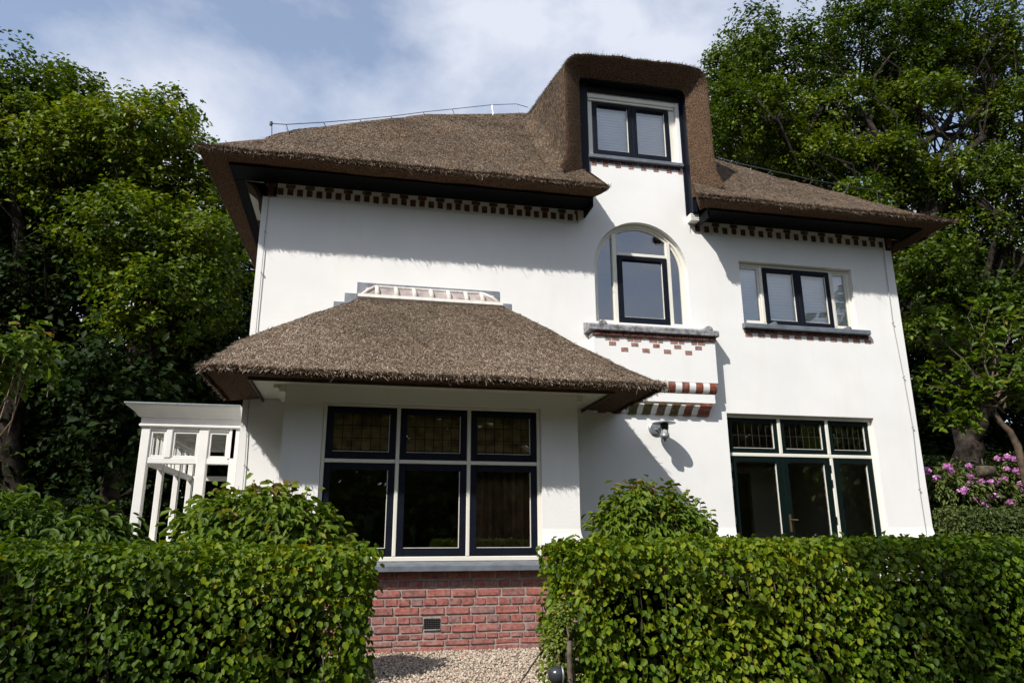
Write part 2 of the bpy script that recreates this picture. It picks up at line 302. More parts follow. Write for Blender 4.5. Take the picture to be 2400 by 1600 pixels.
def pebbles():
    n = 9000; phi = (1 + 5 ** .5) / 2
    ico = np.array([(-1, phi, 0), (1, phi, 0), (-1, -phi, 0), (1, -phi, 0), (0, -1, phi), (0, 1, phi), (0, -1, -phi), (0, 1, -phi), (phi, 0, -1), (phi, 0, 1), (-phi, 0, -1), (-phi, 0, 1)]) / 1.9
    fc = np.array([(0, 11, 5), (0, 5, 1), (0, 1, 7), (0, 7, 10), (0, 10, 11), (1, 5, 9), (5, 11, 4), (11, 10, 2), (10, 7, 6), (7, 1, 8), (3, 9, 4), (3, 4, 2), (3, 2, 6), (3, 6, 8), (3, 8, 9), (4, 9, 5), (2, 4, 11), (6, 2, 10), (8, 6, 7), (9, 8, 1)])
    p = np.stack([rng.uniform(-0.15, 2.15, n), rng.uniform(-3.0, -0.93, n), rng.uniform(0.0, 0.016, n)], 1)
    sc = rng.uniform(0.006, 0.0155, (n, 1)) * rng.uniform(0.65, 1.25, (n, 3)); sc[:, 2] *= 0.75
    a = rng.uniform(0, 6.28, n); V = ico[None] * (1 + rng.uniform(-.18, .18, (n, 12, 1))) * sc[:, None, :]
    ca, sa = np.cos(a)[:, None], np.sin(a)[:, None]
    V = np.stack([V[:, :, 0] * ca - V[:, :, 1] * sa, V[:, :, 0] * sa + V[:, :, 1] * ca, V[:, :, 2]], 2) + p[:, None, :]
    F = (fc[None] + (np.arange(n) * 12)[:, None, None]).reshape(-1, 3)
    tag(link('gravel', npmesh('gravel', V.reshape(-1, 3), F, PEBBLE, np.repeat(rng.random(n), 12), True)), kind='stuff')
pebbles()

# ------------------------------------------------------------------ the house
XL, XR = -1.385, 7.90
HOUSE = thing('house', 'white plastered villa with brown thatched roofs and dark window sashes', 'house', (3.3, 0.0, 0.0))

def wall_cells(m, x0, x1, z0, z1, y0, y1, holes):
    xs = sorted({x0, x1, *[h[0] for h in holes], *[h[1] for h in holes]}); zs = sorted({z0, z1, *[h[2] for h in holes], *[h[3] for h in holes]})
    xs = [x for x in xs if x0 <= x <= x1]; zs = [z for z in zs if z0 <= z <= z1]
    sol = lambda i, j: 0 <= i < len(xs) - 1 and 0 <= j < len(zs) - 1 and not any(h[0] < (xs[i] + xs[i + 1]) / 2 < h[1] and h[2] < (zs[j] + zs[j + 1]) / 2 < h[3] for h in holes)
    for i in range(len(xs) - 1):
        for j in range(len(zs) - 1):
            if not sol(i, j): continue
            a, b, c, d = xs[i], xs[i + 1], zs[j], zs[j + 1]
            m.add([(a, y0, c), (b, y0, c), (b, y0, d), (a, y0, d)], [(0, 1, 2, 3)]); m.add([(a, y1, c), (b, y1, c), (b, y1, d), (a, y1, d)], [(3, 2, 1, 0)])
            if not sol(i - 1, j): m.add([(a, y0, c), (a, y0, d), (a, y1, d), (a, y1, c)], [(0, 1, 2, 3)])
            if not sol(i + 1, j): m.add([(b, y0, c), (b, y0, d), (b, y1, d), (b, y1, c)], [(3, 2, 1, 0)])
            if not sol(i, j - 1): m.add([(a, y0, c), (b, y0, c), (b, y1, c), (a, y1, c)], [(3, 2, 1, 0)])
            if not sol(i, j + 1): m.add([(a, y0, d), (b, y0, d), (b, y1, d), (a, y1, d)], [(0, 1, 2, 3)])
AX0, AX1, AZ0, AZS = 3.075, 4.475, 3.99, 4.81            # arched opening: sides, base, springing
AR = (AX1 - AX0) / 2; ACX = (AX0 + AX1) / 2
FR = (4.90, 7.19, 0.12, 2.785); UW = (5.29, 7.14, 4.085, 5.045); DW = (3.05, 4.46, 6.53, 7.555)
m = MB()
wall_cells(m, XL, XR, 1.27, 5.41, 0.0, 0.34, [(-0.5, 2.15, 0.9, 2.62), FR, UW, (AX0, AX1, AZ0, AZS + AR)])
for s in (-1, 1):                                        # spandrels beside the arch
    arc = [(ACX + s * AR * math.cos(q), AZS + AR * math.sin(q)) for q in np.linspace(0, math.pi / 2, 17)]
    poly = arc + [(ACX + s * AR, AZS + AR)]
    m.prism(poly if s < 0 else poly[::-1], 0.0, 0.34)
# flared foot of the plaster
for a, b in ((XL, -0.82), (2.5, FR[0]), (FR[1], XR)):
    fl = [(0.34, 1.27), (0.34, 1.08), (-0.05, 1.08), (-0.028, 1.13), (-0.008, 1.2), (0.0, 1.27)]
    e0 = 0.05 if a == XL else 0; e1 = 0.05 if b == XR else 0
    n = len(fl); fx = [1 if i in (1, 2) else 0.56 if i == 3 else 0.16 if i == 4 else 0 for i in range(n)]
    m.add([(a - e0 * fx[i], fl[i][0], fl[i][1]) for i in range(n)] + [(b + e1 * fx[i], fl[i][0], fl[i][1]) for i in range(n)],
          [tuple(range(n))[::-1], tuple(range(n, 2 * n))] + [(i, (i + 1) % n, n + (i + 1) % n, n + i) for i in range(n)])
wall_cells(m, 2.86, 4.56, 5.41, 7.9, 0.0, 0.34, [DW, (AX0, AX1, 5.41, AZS + AR)])
wall_cells(m, XL + 0.17, 2.86, 5.41, 5.66, 0.016, 0.34, [])
wall_cells(m, 4.56, XR - 0.08, 5.41, 5.66, 0.016, 0.34, [])
m.box(XL, XL + 0.34, 0.34, 7.0, 0.0, 5.6); m.box(XR - 0.34, XR, 0.34, 7.0, 0.0, 5.6); m.box(XL + 0.34, XR - 0.34, 6.66, 7.0, 0.0, 5.6)
WALL = recalc(m.build('wall', PLASTER, HOUSE))
m = MB(); m.box(XL + 0.02, -0.82, 0.02, 0.34, -0.05, 1.078); m.box(2.5, FR[0], 0.02, 0.34, -0.05, 1.078); m.box(FR[1], XR - 0.02, 0.02, 0.34, -0.05, 1.078)
m.box(FR[0], FR[1], 0.0, 0.34, -0.05, 0.115)
PLINTH = m.build('plinth', MORTAR, HOUSE, kind='stuff')
m = MB()                                                 # dim rooms behind the windows
m.box(XL + 0.36, XR - 0.36, 0.36, 6.6, 0.02, 0.10); m.box(XL + 0.36, XR - 0.36, 0.36, 6.6, 3.0, 3.2); m.box(XL + 0.36, XR - 0.36, 0.36, 4.6, 5.62, 5.8)
m.box(XL + 0.36, XR - 0.36, 3.2, 3.3, 0.1, 3.0); m.box(XL + 0.36, XR - 0.36, 2.6, 2.7, 3.2, 5.62); m.box(3.3, 3.4, 0.36, 3.2, 0.1, 3.0); m.box(2.8, 2.88, 0.36, 2.6, 3.2, 5.62); m.box(4.7, 4.8, 0.36, 2.6, 3.2, 5.62)
m.box(2.9, 4.52, 1.3, 1.36, 5.8, 7.6)
m.build('room', ROOM, HOUSE)

# ---- bay
BX0, BX1, BY = -0.815, 2.495, -0.9
BW = (-0.405, 2.052, 0.90, 2.60)
m = MB(); wall_cells(m, BX0, BX1, 1.24, 2.80, BY, BY + 0.3, [(BW[0], BW[1], 0.5, BW[3])])
for a, b, e0, e1 in ((BX0, BW[0], 1, 0), (BW[1], BX1, 0, 1)):
    fl = [(0.0, 1.24, 0), (0.0, 1.065, 1), (-0.045, 1.065, 1), (-0.026, 1.115, .56), (-0.008, 1.18, .16), (0.0, 1.24, 0)]
    fl[0] = (0.3, 1.24, 0); fl[1] = (0.3, 1.065, 1); n = 6
    m.add([(a - 0.045 * e0 * q, BY + y, z) for y, z, q in fl] + [(b + 0.045 * e1 * q, BY + y, z) for y, z, q in fl],
          [tuple(range(n))[::-1], tuple(range(n, 2 * n))] + [(i, (i + 1) % n, n + (i + 1) % n, n + i) for i in range(n)])
m.box(BX0, BX0 + 0.25, BY + 0.302, -0.001, 1.0, 2.80); m.box(BX1 - 0.25, BX1, BY + 0.302, -0.001, 1.0, 2.80)
BAYWALL = recalc(m.build('bay_wall', PLASTER, HOUSE))
m = MB(); m.box(BX0 - 0.02, BX1 + 0.02, BY + 0.012, BY + 0.3, -0.05, 0.83)
m.box(BX0 - 0.02, BW[0] - 0.002, BY + 0.012, BY + 0.3, 0.83, 1.064); m.box(BW[1] + 0.002, BX1 + 0.02, BY + 0.012, BY + 0.3, 0.83, 1.064)
m.box(BX0 - 0.02, BX0 + 0.2, BY + 0.3, 0.015, -0.05, 0.998); m.box(BX1 - 0.2, BX1 + 0.02, BY + 0.3, 0.015, -0.05, 0.998)
BAYPLINTH = m.build('bay_plinth', MORTAR, HOUSE)

def brick_mesh(mat, seed, chip=0.05, name='brick'):      # unit brick (1 x 1 x 1, front at y = 0), worn edges
    r = random.Random(seed); b = 0.045; J = lambda s: r.uniform(-s, s)
    ring0 = [(0, 0), (0.5, 0), (1, 0), (1, 0.5), (1, 1), (0.5, 1), (0, 1), (0, 0.5)]
    V = [(x, 1, z) for x, z in ring0]
    V += [(x + (0.012 if x == 0 else -0.012 if x == 1 else 0) + J(.006), 0.25 + J(.1), z + (0.04 if z == 0 else -0.04 if z == 1 else 0) + J(.03)) for x, z in ring0]
    V += [(0.5 + (x - 0.5) * (1 - 0.03 - r.random() * chip) , 0.0 + J(.05), 0.5 + (z - 0.5) * (1 - 0.12 - r.random() * chip * 2)) for x, z in ring0]
    F = [(i, (i + 1) % 8, 8 + (i + 1) % 8, 8 + i) for i in range(8)] + [(8 + i, 8 + (i + 1) % 8, 16 + (i + 1) % 8, 16 + i) for i in range(8)] + [tuple(16 + i for i in range(8))]
    mb = MB(); mb.add(V, F); return mb.mesh(name, mat)
BRM = [brick_mesh(BRICK, s) for s in range(8)]; DBM = [brick_mesh(DARKBRICK, s + 20, 0.03) for s in range(4)]
PBM = [brick_mesh(PALEBRICK, s + 60, 0.03) for s in range(4)]
GBM = [brick_mesh(GLAZED, s + 40, 0.03) for s in range(3)]
def brick(parent, x0, x1, z0, z1, y, dep=0.05, ms=BRM, name='brick', label=None):
    return link(name, random.choice(ms), parent, (x0, y, z0), None, (x1 - x0, dep, z1 - z0), label=label)

# plinth brickwork: courses of stretchers and of headers
vent = (*at(993.5, 1449, BY)[[0, 2]], *at(1031, 1476, BY)[[0, 2]])
z = 0.80; rows = []
for k in range(9):
    h = 0.0885 if k < 7 else 0.062
    rows.append((z - h, z, k % 2 == 0)); z -= h
rows.append((-0.04, z, True))
off = at(985, 1365, BY)[0]                               # a stretcher joint in the first course
for (z0, z1, st) in rows:
    pitch = 0.2685 if st else 0.1343
    x = off - pitch * math.ceil((off - BX0) / pitch) + (0 if st else pitch * 0.28) + (0.067 if (st and int(round(z0 / .177)) % 2) else 0)
    while x < BX1 + 0.02:
        a, b = max(x + 0.007, BX0 - 0.02), min(x + pitch - 0.007, BX1 + 0.02)
        za, zb = z0 + 0.008, z1 - 0.007
        x += pitch
        if b - a < 0.05: continue
        if a < vent[2] - 0.004 and b > vent[0] + 0.004 and za < vent[1] - 0.012 and zb > vent[3] + 0.012:
            if vent[0] - a > 0.04: brick(BAYPLINTH, a, vent[0] - 0.006, za, zb, BY + random.uniform(-.003, .004))
            if b - vent[2] > 0.04: brick(BAYPLINTH, vent[2] + 0.006, b, za, zb, BY + random.uniform(-.003, .004))
            continue
        j = lambda: random.uniform(-.003, .003)
        brick(BAYPLINTH, a + j(), b + j(), za + j() * .6, zb + j() * .6, BY + random.uniform(-.004, .004))
for x0 in (BW[1] + 0.012,):                              # upright bricks right of the window, under the plaster
    x = x0
    while x < BX1 - 0.03:
        brick(BAYPLINTH, x, x + 0.076, 0.905, 1.058, BY + random.uniform(-.003, .003)); x += 0.092
x = BX0 - 0.01
while x < BW[0] - 0.08: brick(BAYPLINTH, x, x + 0.076, 0.905, 1.058, BY); x += 0.092
m = MB(); m.box(vent[0], vent[2], BY + 0.006, BY + 0.011, vent[3], vent[1]); v_ = m.build('vent', BLACK, BAYPLINTH)  # black sheet in place of the darkness inside the hole
m = MB()
for k in range(9): m.tube([(vent[0] + (vent[2] - vent[0]) * (k + .5) / 9, BY + 0.003, vent[3]), (vent[0] + (vent[2] - vent[0]) * (k + .5) / 9, BY + 0.003, vent[1])], 0.0022, 4)
for k in range(6): m.tube([(vent[0], BY + 0.001, vent[3] + (vent[1] - vent[3]) * (k + .5) / 6), (vent[2], BY + 0.001, vent[3] + (vent[1] - vent[3]) * (k + .5) / 6)], 0.0022, 4)
m.build('vent_grille', LEADCAME, BAYPLINTH, kind='stuff')
m = MB(); m.bbox(vent[0] - .002, vent[2] + .002, BY - .006, BY + .004, vent[3] - .002, vent[3] + .012, .003); m.build('vent_sill', STONE, BAYPLINTH)
x = FR[1] + 0.03                                         # a row of bricks under the plaster at the right corner
while x < XR - 0.1: brick(PLINTH, x, x + 0.21, 0.985, 1.066, 0.004); x += 0.225

# ---- eaves frieze: bricks set in the white band
def frieze(xs_t, xs_s):
    for x in xs_t:
        brick(WALL, x - 0.060, x + 0.060, 5.558, 5.612, 0.006, 0.03, DBM); brick(WALL, x - 0.038, x + 0.038, 5.455, 5.560, 0.008, 0.03, DBM)
    for x in xs_s: brick(WALL, x - 0.038, x + 0.038, 5.450, 5.556, 0.008, 0.03, DBM)
tp = at(440 + 1130 * .2126, 320 + 610 * .2126)[0]; pitch = (at(440 + 2180 * .2126, 320 + 690 * .2126)[0] - tp) / 5
tl = [tp + k * pitch for k in range(-1, 40) if tp + k * pitch < 3.0]; frieze(tl, [x + pitch / 2 for x in tl if x + pitch / 2 < 3.05])
t0 = at(1677, 520)[0]; p2 = 0.292
tr_ = [t0 + k * p2 for k in range(11)]; frieze(tr_, [x + p2 / 2 for x in tr_[:-1]] + [t0 - p2 / 2, t0 - p2 * 1.0])

# ---- windows -------------------------------------------------------
def frame_rect(m, x0, x1, z0, z1, wd, y0, y1, wb=None):
    wb = wb or wd
    m.bbox(x0, x0 + wd, y0, y1, z0, z1, 0.004); m.bbox(x1 - wd, x1, y0, y1, z0, z1, 0.004)
    m.bbox(x0 + wd, x1 - wd, y0 + 0.001, y1, z1 - wd, z1, 0.004); m.bbox(x0 + wd, x1 - wd, y0 + 0.001, y1, z0, z0 + wb, 0.004)
def sash(parent, x0, x1, z0, z1, wd, y, mat, glass, wb=None, cames=None, cw=0.0012, cmat=None, bead=True, vent_slot=False, label=None):
    wb = wb or wd
    m = MB(); frame_rect(m, x0, x1, z0, z1, wd, y, y + 0.05, wb)
    s = m.build('sash', mat, parent, label=label)
    gx0, gx1, gz0, gz1 = x0 + wd, x1 - wd, z0 + wb, z1 - wd
    m = MB(); m.add([(gx0, y + 0.03, gz0), (gx1, y + 0.03, gz0), (gx1, y + 0.03, gz1), (gx0, y + 0.03, gz1)], [(0, 1, 2, 3)])
    m.build('pane', glass, parent)
    if bead:
        m = MB(); m.box(gx1 - 0.007, gx1, y + 0.012, y + 0.029, gz0, gz1); m.box(gx0, gx1 - 0.007, y + 0.012, y + 0.029, gz0, gz0 + 0.006)
        m.build('glazing_bead', CREAM, parent)
    if cames:
        nx, nz_ = cames; m = MB()
        for k in range(1, nx): xx = gx0 + (gx1 - gx0) * k / nx; m.box(xx - cw, xx + cw, y + 0.027, y + 0.032, gz0, gz1)
        for zz in nz_: m.box(gx0, gx1, y + 0.0275, y + 0.0325, gz0 + (gz1 - gz0) * zz - cw, gz0 + (gz1 - gz0) * zz + cw)
        m.build('lead_came', cmat or LEADCAME, parent)
    if vent_slot:
        m = MB(); m.bbox(gx0 + 0.03, gx1 - 0.03, y - 0.012, y - 0.001, gz1 + 0.006, gz1 + 0.03, 0.004); m.build('trickle_vent', BLACK, parent)
    return (gx0, gx1, gz0, gz1)
def blind(parent, x0, x1, z0, z1, y, n):
    m = MB(); h = (z1 - z0) / n
    for k in range(n):
        a = z0 + h * k
        m.add([(x0, y - .004, a), (x1, y - .004, a), (x1, y + .004, a + h), (x0, y + .004, a + h), (x0, y + .004, a), (x1, y + .004, a)], [(0, 1, 2, 3), (4, 5, 1, 0)])
    return m.build('blind', BLIND, parent)

# bay window: three lights over three, dark sashes in a cream frame
win = MB(); y = BY + 0.045
fx = [at(760, 937.4, BY)[0], at(931.5, 1080, BY)[0], at(1100, 1083, BY)[0], at(1268, 953.5, BY)[0]]
TZ = 1.959; fw = 0.042
win.bbox(BW[0], BW[0] + fw, y, y + 0.09, BW[2], BW[3]); win.bbox(BW[1] - fw, BW[1], y, y + 0.09, BW[2], BW[3])
win.bbox(BW[0] + fw, BW[1] - fw, y + .001, y + 0.09, BW[3] - fw, BW[3]); win.bbox(BW[0] + fw, BW[1] - fw, y + .001, y + 0.09, BW[2], BW[2] + 0.05)
win.bbox(fx[1] - 0.021, fx[1] + 0.021, y - .001, y + 0.09, BW[2] + 0.05, BW[3] - fw); win.bbox(fx[2] - 0.021, fx[2] + 0.021, y - .001, y + 0.09, BW[2] + 0.05, BW[3] - fw)
win.bbox(BW[0] + fw, fx[1] - .022, y, y + 0.09, TZ - 0.02, TZ + 0.02); win.bbox(fx[1] + .022, fx[2] - .022, y, y + 0.09, TZ - 0.02, TZ + 0.02); win.bbox(fx[2] + .022, BW[1] - fw, y, y + 0.09, TZ - 0.02, TZ + 0.02)
BAYWIN = win.build('window', CREAM, HOUSE, label='three by two dark bay window under the thatched porch roof')
cols = [(BW[0] + fw, fx[1] - .021), (fx[1] + .021, fx[2] - .021), (fx[2] + .021, BW[1] - fw)]
for a, b in cols:
    sash(BAYWIN, a + .002, b - .002, TZ + .022, BW[3] - fw - .002, 0.072, y + 0.012, NAVY, LEADGLASS, 0.08, (6, (0.05, 0.36, 0.69)), cw=0.0034, cmat=BLACK)
    sash(BAYWIN, a + .002, b - .002, BW[2] + .052, TZ - .022, 0.072, y + 0.012, NAVY, GLASS, 0.085)
m = MB(); m.prismx([(BY + 0.12, 0.90), (BY + 0.12, 0.80), (BY - 0.115, 0.80), (BY - 0.125, 0.806), (BY - 0.125, 0.857), (BY - 0.115, 0.865), (BY + 0.04, 0.898)], -0.50, 2.165)
m.build('sill', SLATE, BAYWIN)

BROWNCLOTH = solid('brown_curtain', (0.20, 0.11, 0.065), 0.9, 0.25, 5)
TAN = solid('tan_roller_blind', (0.40, 0.29, 0.16), 0.9, 0.3, 9)
for a, b in cols:
    m = MB(); n_ = 14
    for q in range(n_):
        za, zb = TZ + .12 + (BW[3] - .06 - TZ - .12) * q / n_, TZ + .12 + (BW[3] - .06 - TZ - .12) * (q + .93) / n_
        m.box(a + .03, b - .03, y + .10, y + .106, za, zb)
    m.build('roller_blind', TAN, BAYWIN)
m = MB(); n_ = 22; xa, xb = cols[2][0] + .02, cols[2][1] - .02
pts_ = [(xa + (xb - xa) * q / n_, y + .22 + .03 * math.sin(q * 1.9) + .012 * math.sin(q * 4.1)) for q in range(n_ + 1)]
m.add([(px, py, .95) for px, py in pts_] + [(px, py, TZ + .1) for px, py in pts_], [(q, q + 1, n_ + 2 + q, n_ + 1 + q) for q in range(n_)]); m.build('curtain', BROWNCLOTH, BAYWIN)
# garden doors
U6 = lambda x, yy: at(1650 + x * .2551, 920 + yy * .2551, 0.08)[0]
y = 0.075; x0, x1, z0, z1 = FR; TZ = 2.235; win = MB(); fw = 0.045
um1, um2, lm2 = U6(695, 390), U6(1136, 400), U6(1180, 700)
win.bbox(x0, x0 + fw, y, y + .1, z0, z1); win.bbox(x1 - fw, x1, y, y + .1, z0, z1); win.bbox(x0 + fw, x1 - fw, y + .001, y + .1, z1 - fw, z1)
win.bbox(x0 + fw, x1 - fw, y - .001, y + .1, TZ - .025, TZ + .022)
for q in (um1, um2): win.bbox(q - .024, q + .024, y, y + .1, TZ + .023, z1 - fw - .001)
win.bbox(lm2 - .024, lm2 + .024, y, y + .1, z0, TZ - .026); win.bbox(x0 + fw, x1 - fw, y + .002, y + .1, z0, z0 + .04)
DOORS = win.build('garden_doors', CREAM, HOUSE, label='tall glazed garden doors behind the right hedge')
for a, b in ((x0 + fw, um1 - .024), (um1 + .024, um2 - .024), (um2 + .024, x1 - fw)):
    sash(DOORS, a + .002, b - .002, TZ + .024, z1 - fw - .002, 0.058, y + .012, GREEN, LEADGLASS, 0.066, (6, (0.5,)))
md = U6(735, 800)
for a, b, nm in ((x0 + fw, md, 'l'), (md, lm2 - .024, 'r'), (lm2 + .024, x1 - fw, 's')):
    sash(DOORS, a + .002, b - .002, z0 + .042, TZ - .027, 0.085, y + .010, GREEN, GLASS, 0.2, vent_slot=True)
hc = at(1854, 1228, 0.08)
m = MB(); m.bbox(md + .022, md + .052, y - .004, y + .01, hc[2] - .10, hc[2] + .13, .004); m.tube([(md + .037, y - .002, hc[2] + .06), (md + .037, y - .045, hc[2] + .06), (md + .12, y - .045, hc[2] + .055)], .008, 8)
m.build('door_handle', BRASS, DOORS)
for zz in (2.06, 1.86, 1.36):
    for xx in (x0 + fw + .004, lm2 - .028):
        m = MB(); m.tube([(xx, y + .004, zz - .05), (xx, y + .004, zz + .05)], .011, 8); m.build('hinge', METAL if xx < 5.5 else GREEN, DOORS)
# something pale inside the third door: the frame of the far window
m = MB(); m.box(6.0, 6.12, 2.4, 2.5, .1, 2.2); m.box(6.55, 7.3, 2.4, 2.5, .1, 2.2); m.box(6.12, 6.55, 2.4, 2.5, .1, .7); m.box(6.0, 7.3, 2.4, 2.5, 2.2, 2.3)
m.build('inner_door_frame', CURTAIN, HOUSE)

# upper right window with blinds
U5 = lambda x, yy: at(1600 + x * .2806, 480 + yy * .2806, 0.08)[0]
x0, x1, z0, z1 = UW; y = 0.075; fw = 0.045; win = MB()
a1, a2 = U5(650, 600), U5(1240, 700)
win.bbox(x0, x0 + .03, y, y + .1, z0, z1); win.bbox(x1 - fw, x1, y, y + .1, z0, z1); win.bbox(x0 + .03, x1 - fw, y + .001, y + .1, z1 - .05, z1); win.bbox(x0 + .03, x1 - fw, y + .001, y + .1, z0, z0 + .06)
for q in (a1, a2): win.bbox(q - .028, q + .024, y - .001, y + .1, z0 + .06, z1 - .05)
UPWIN = win.build('window', CREAM, HOUSE, label='wide upper window with white blinds right of the arched one')
for a, b in ((x0 + .03, a1 - .028), (a2 + .024, x1 - fw)):
    mm = MB(); frame_rect(mm, a + .002, b - .002, z0 + .062, z1 - .052, 0.022, y + .015, y + .06); mm.build('sash', CREAM, UPWIN)
    mm = MB(); mm.add([(a + .02, y + .04, z0 + .08), (b - .02, y + .04, z0 + .08), (b - .02, y + .04, z1 - .07), (a + .02, y + .04, z1 - .07)], [(0, 1, 2, 3)]); mm.build('pane', CLEAR, UPWIN)
ac = U5(965, 750)
sash(UPWIN, a1 + .026, ac - .001, z0 + .03, z1 - .052, .065, y - .012, NAVY, CLEAR, .07); sash(UPWIN, ac + .001, a2 - .03, z0 + .03, z1 - .052, .065, y - .012, NAVY, CLEAR, .07)
blind(UPWIN, x0 + .04, x1 - .05, z0 + .08, z1 - .07, y + .075, 17)
m = MB(); m.prismx([(0.12, 4.11), (0.12, 4.01), (-0.075, 4.005), (-0.085, 4.012), (-0.085, 4.065), (-0.075, 4.075), (0.06, 4.095)], 5.255, 7.275)
for q in (U5(722, 1010), U5(1335, 1055)): m.lathe([(.0, 0), (.045, .01), (.045, .13), (.0, .14)], (q, -0.084, 4.075), 10, 'y')
m.build('sill', SLATE, UPWIN)
x = 5.275
while x < 7.25: brick(WALL, x, x + .10, 3.955, 4.003, -0.028, .04, DBM); x += .112
xs = [U5(q, 1120) for q in (530, 635, 737, 835, 935, 1035, 1132, 1230, 1325, 1418, 1510)]
for q in xs: brick(WALL, q - .056, q + .056, 3.885, 3.952, -0.004, .03, PBM)

# arched window over the balcony
y = 0.075; win = MB()
def arch_ring(m, cx, zs, r0, r1, zb, y0, y1, n=24):
    pts = []
    for r in (r0, r1): pts.append([(cx + r, zb)] + [(cx + r * math.cos(q), zs + r * math.sin(q)) for q in np.linspace(0, math.pi, n)] + [(cx - r, zb)])
    k = len(pts[0]); V = [(x, yy, z) for yy in (y0, y1) for P in pts for x, z in P]
    F = []
    for i in range(k - 1):
        F += [(i, i + 1, k + i + 1, k + i), (2 * k + i, 3 * k + i, 3 * k + i + 1, 2 * k + i + 1), (i, 2 * k + i, 2 * k + i + 1, i + 1), (k + i, k + i + 1, 3 * k + i + 1, 3 * k + i)]
    m.add(V, F)
arch_ring(win, ACX, AZS, AR - .045, AR - .001, AZ0, y, y + .1); arch_ring(win, ACX, AZS, AR - .075, AR - .046, AZ0, y + .025, y + .1)
for q in (3.405, 4.225): win.bbox(q - .032, q + .032, y - .002, y + .1, AZ0, AZS + math.sqrt((AR - .06) ** 2 - (q - ACX) ** 2))
win.bbox(3.438, 4.192, y - .001, y + .1, 5.012, 5.06); win.bbox(AX0 + .046, 3.372, y + .001, y + .1, AZ0, AZ0 + .05); win.bbox(4.258, AX1 - .046, y + .001, y + .1, AZ0, AZ0 + .05); win.bbox(3.438, 4.192, y + .001, y + .1, AZ0, AZ0 + .02)
ARCH = recalc(win.build('window', CREAM, HOUSE, label='round arched window with dark casement over the balcony'))
sash(ARCH, 3.439, 4.191, 4.012, 5.010, .075, y - .014, NAVY, SKYGLASS, .085, vent_slot=True)
def arch_poly(xa, xb, zb): 
    n = 12; rr = AR - .06
    return [(xa, zb)] + [(xb, zb)] + [(q, AZS + math.sqrt(max(0, rr * rr - (q - ACX) ** 2))) for q in np.linspace(xb, xa, n)]
for xa, xb, zb in ((ACX - AR + .062, 3.38, AZ0 + .04), (4.25, ACX + AR - .062, AZ0 + .04), (3.43, 4.2, 5.05)):
    P = arch_poly(xa, xb, zb); m = MB(); m.add([(q, y + .045, zz) for q, zz in P], [tuple(range(len(P)))]); m.build('pane', SKYGLASS, ARCH)

# dormer window
R2 = lambda x, yy: at(1200 + x * .2551, 80 + yy * .2551, 0.05)[0]
x0, x1, z0, z1 = DW; y = 0.05; win = MB()
win.bbox(x0, x0 + .09, y, y + .12, z0, z1); win.bbox(x1 - .10, x1, y, y + .12, z0, z1); win.bbox(x0 + .09, x1 - .10, y + .001, y + .12, z1 - .10, z1); win.bbox(x0 + .09, x1 - .10, y + .001, y + .12, z0, z0 + .055)
win.bbox(x0 - .0, x1 - .0, y - .045, y - .002, z1 - .075, z1 - .005); win.bbox(x0 + .02, x1 - .02, y - .03, y - .003, z1 - .115, z1 - .078)
DORWIN = win.build('window', CREAM, HOUSE, label='dormer window with two dark casements under the thatch')
dm = R2(1105, 880)
sash(DORWIN, x0 + .092, dm - .001, z0 + .04, z1 - .118, .07, y - .012, NAVY, CLEAR, .075, vent_slot=True); sash(DORWIN, dm + .001, x1 - .102, z0 + .04, z1 - .118, .07, y - .012, NAVY, CLEAR, .075, vent_slot=True)
blind(DORWIN, x0 + .11, x1 - .12, z0 + .1, z1 - .17, y + .075, 16)
m = MB(); m.prismx([(0.1, 6.53), (0.1, 6.455), (-0.055, 6.45), (-0.062, 6.456), (-0.062, 6.50), (-0.055, 6.508)], 3.04, 4.50); m.build('sill', SLATE, DORWIN)
x = 3.065
while x < 4.45: brick(WALL, x, x + .088, 6.405, 6.449, -0.012, .03, DBM); x += .094
for q in [R2(v, 1200) for v in (742, 847, 963, 1080, 1194, 1307, 1425, 1530)]: brick(WALL, max(q - .042, 3.065), min(q + .042, 4.505), 6.345, 6.402, -0.004, .03, PBM)

# ---- balcony-like parapet below the arched window
PX0, PX1, PY = 2.956, 4.722, -0.18
m = MB(); m.bbox(PX0, PX1, PY, -0.001, 3.145, 3.775, .008); m.bbox(PX0 + .03, PX1 - .045, PY + .035, -0.001, 2.876, 3.004, .006); m.box(PX0 + .03, PX1 - .07, PY + .10, -0.001, 3.004, 3.145)
PARAPET = m.build('parapet', PLASTER, HOUSE)
m = MB(); m.prismx([(0.10, 3.99), (0.10, 3.86), (-0.02, 3.80), (PY - .055, 3.795), (PY - .065, 3.805), (PY - .065, 3.865), (PY - .05, 3.88), (-0.03, 3.935), (0.02, 3.98)], 2.89, 4.755)
Z4 = lambda x, yy, Y=PY: at(1350 + x * .17857, 720 + yy * .17857, Y)
for q in (Z4(340, 220)[0], Z4(1725, 300)[0]): m.lathe([(.0, 0), (.058, .015), (.058, .20), (.0, .22)], (q, PY - .068, 3.885), 12, 'y')
m.build('sill', STONE, PARAPET)
x = PX0 + .01
while x < PX1 - .03: brick(PARAPET, x, min(x + .098, PX1 + .0), 3.735, 3.793, PY - .03, .05, DBM); x += .104
for a, b in ((380, 565), (670, 855), (955, 1135), (1230, 1415), (1505, 1685)):
    c = (a + b) / 2; X0, X1 = Z4(a, 380)[0], Z4(b, 390)[0]; X2, X3 = Z4(a + 50, 440)[0], Z4(b - 40, 440)[0]
    mid = (X0 + X1) / 2 + random.uniform(-.03, .03)
    brick(PARAPET, X0, mid - .004, 3.672, 3.728, PY - .004, .03, PBM); brick(PARAPET, mid + .004, X1, 3.672, 3.728, PY - .004, .03, PBM); brick(PARAPET, X2, X3, 3.604, 3.664, PY - .004, .03, PBM)
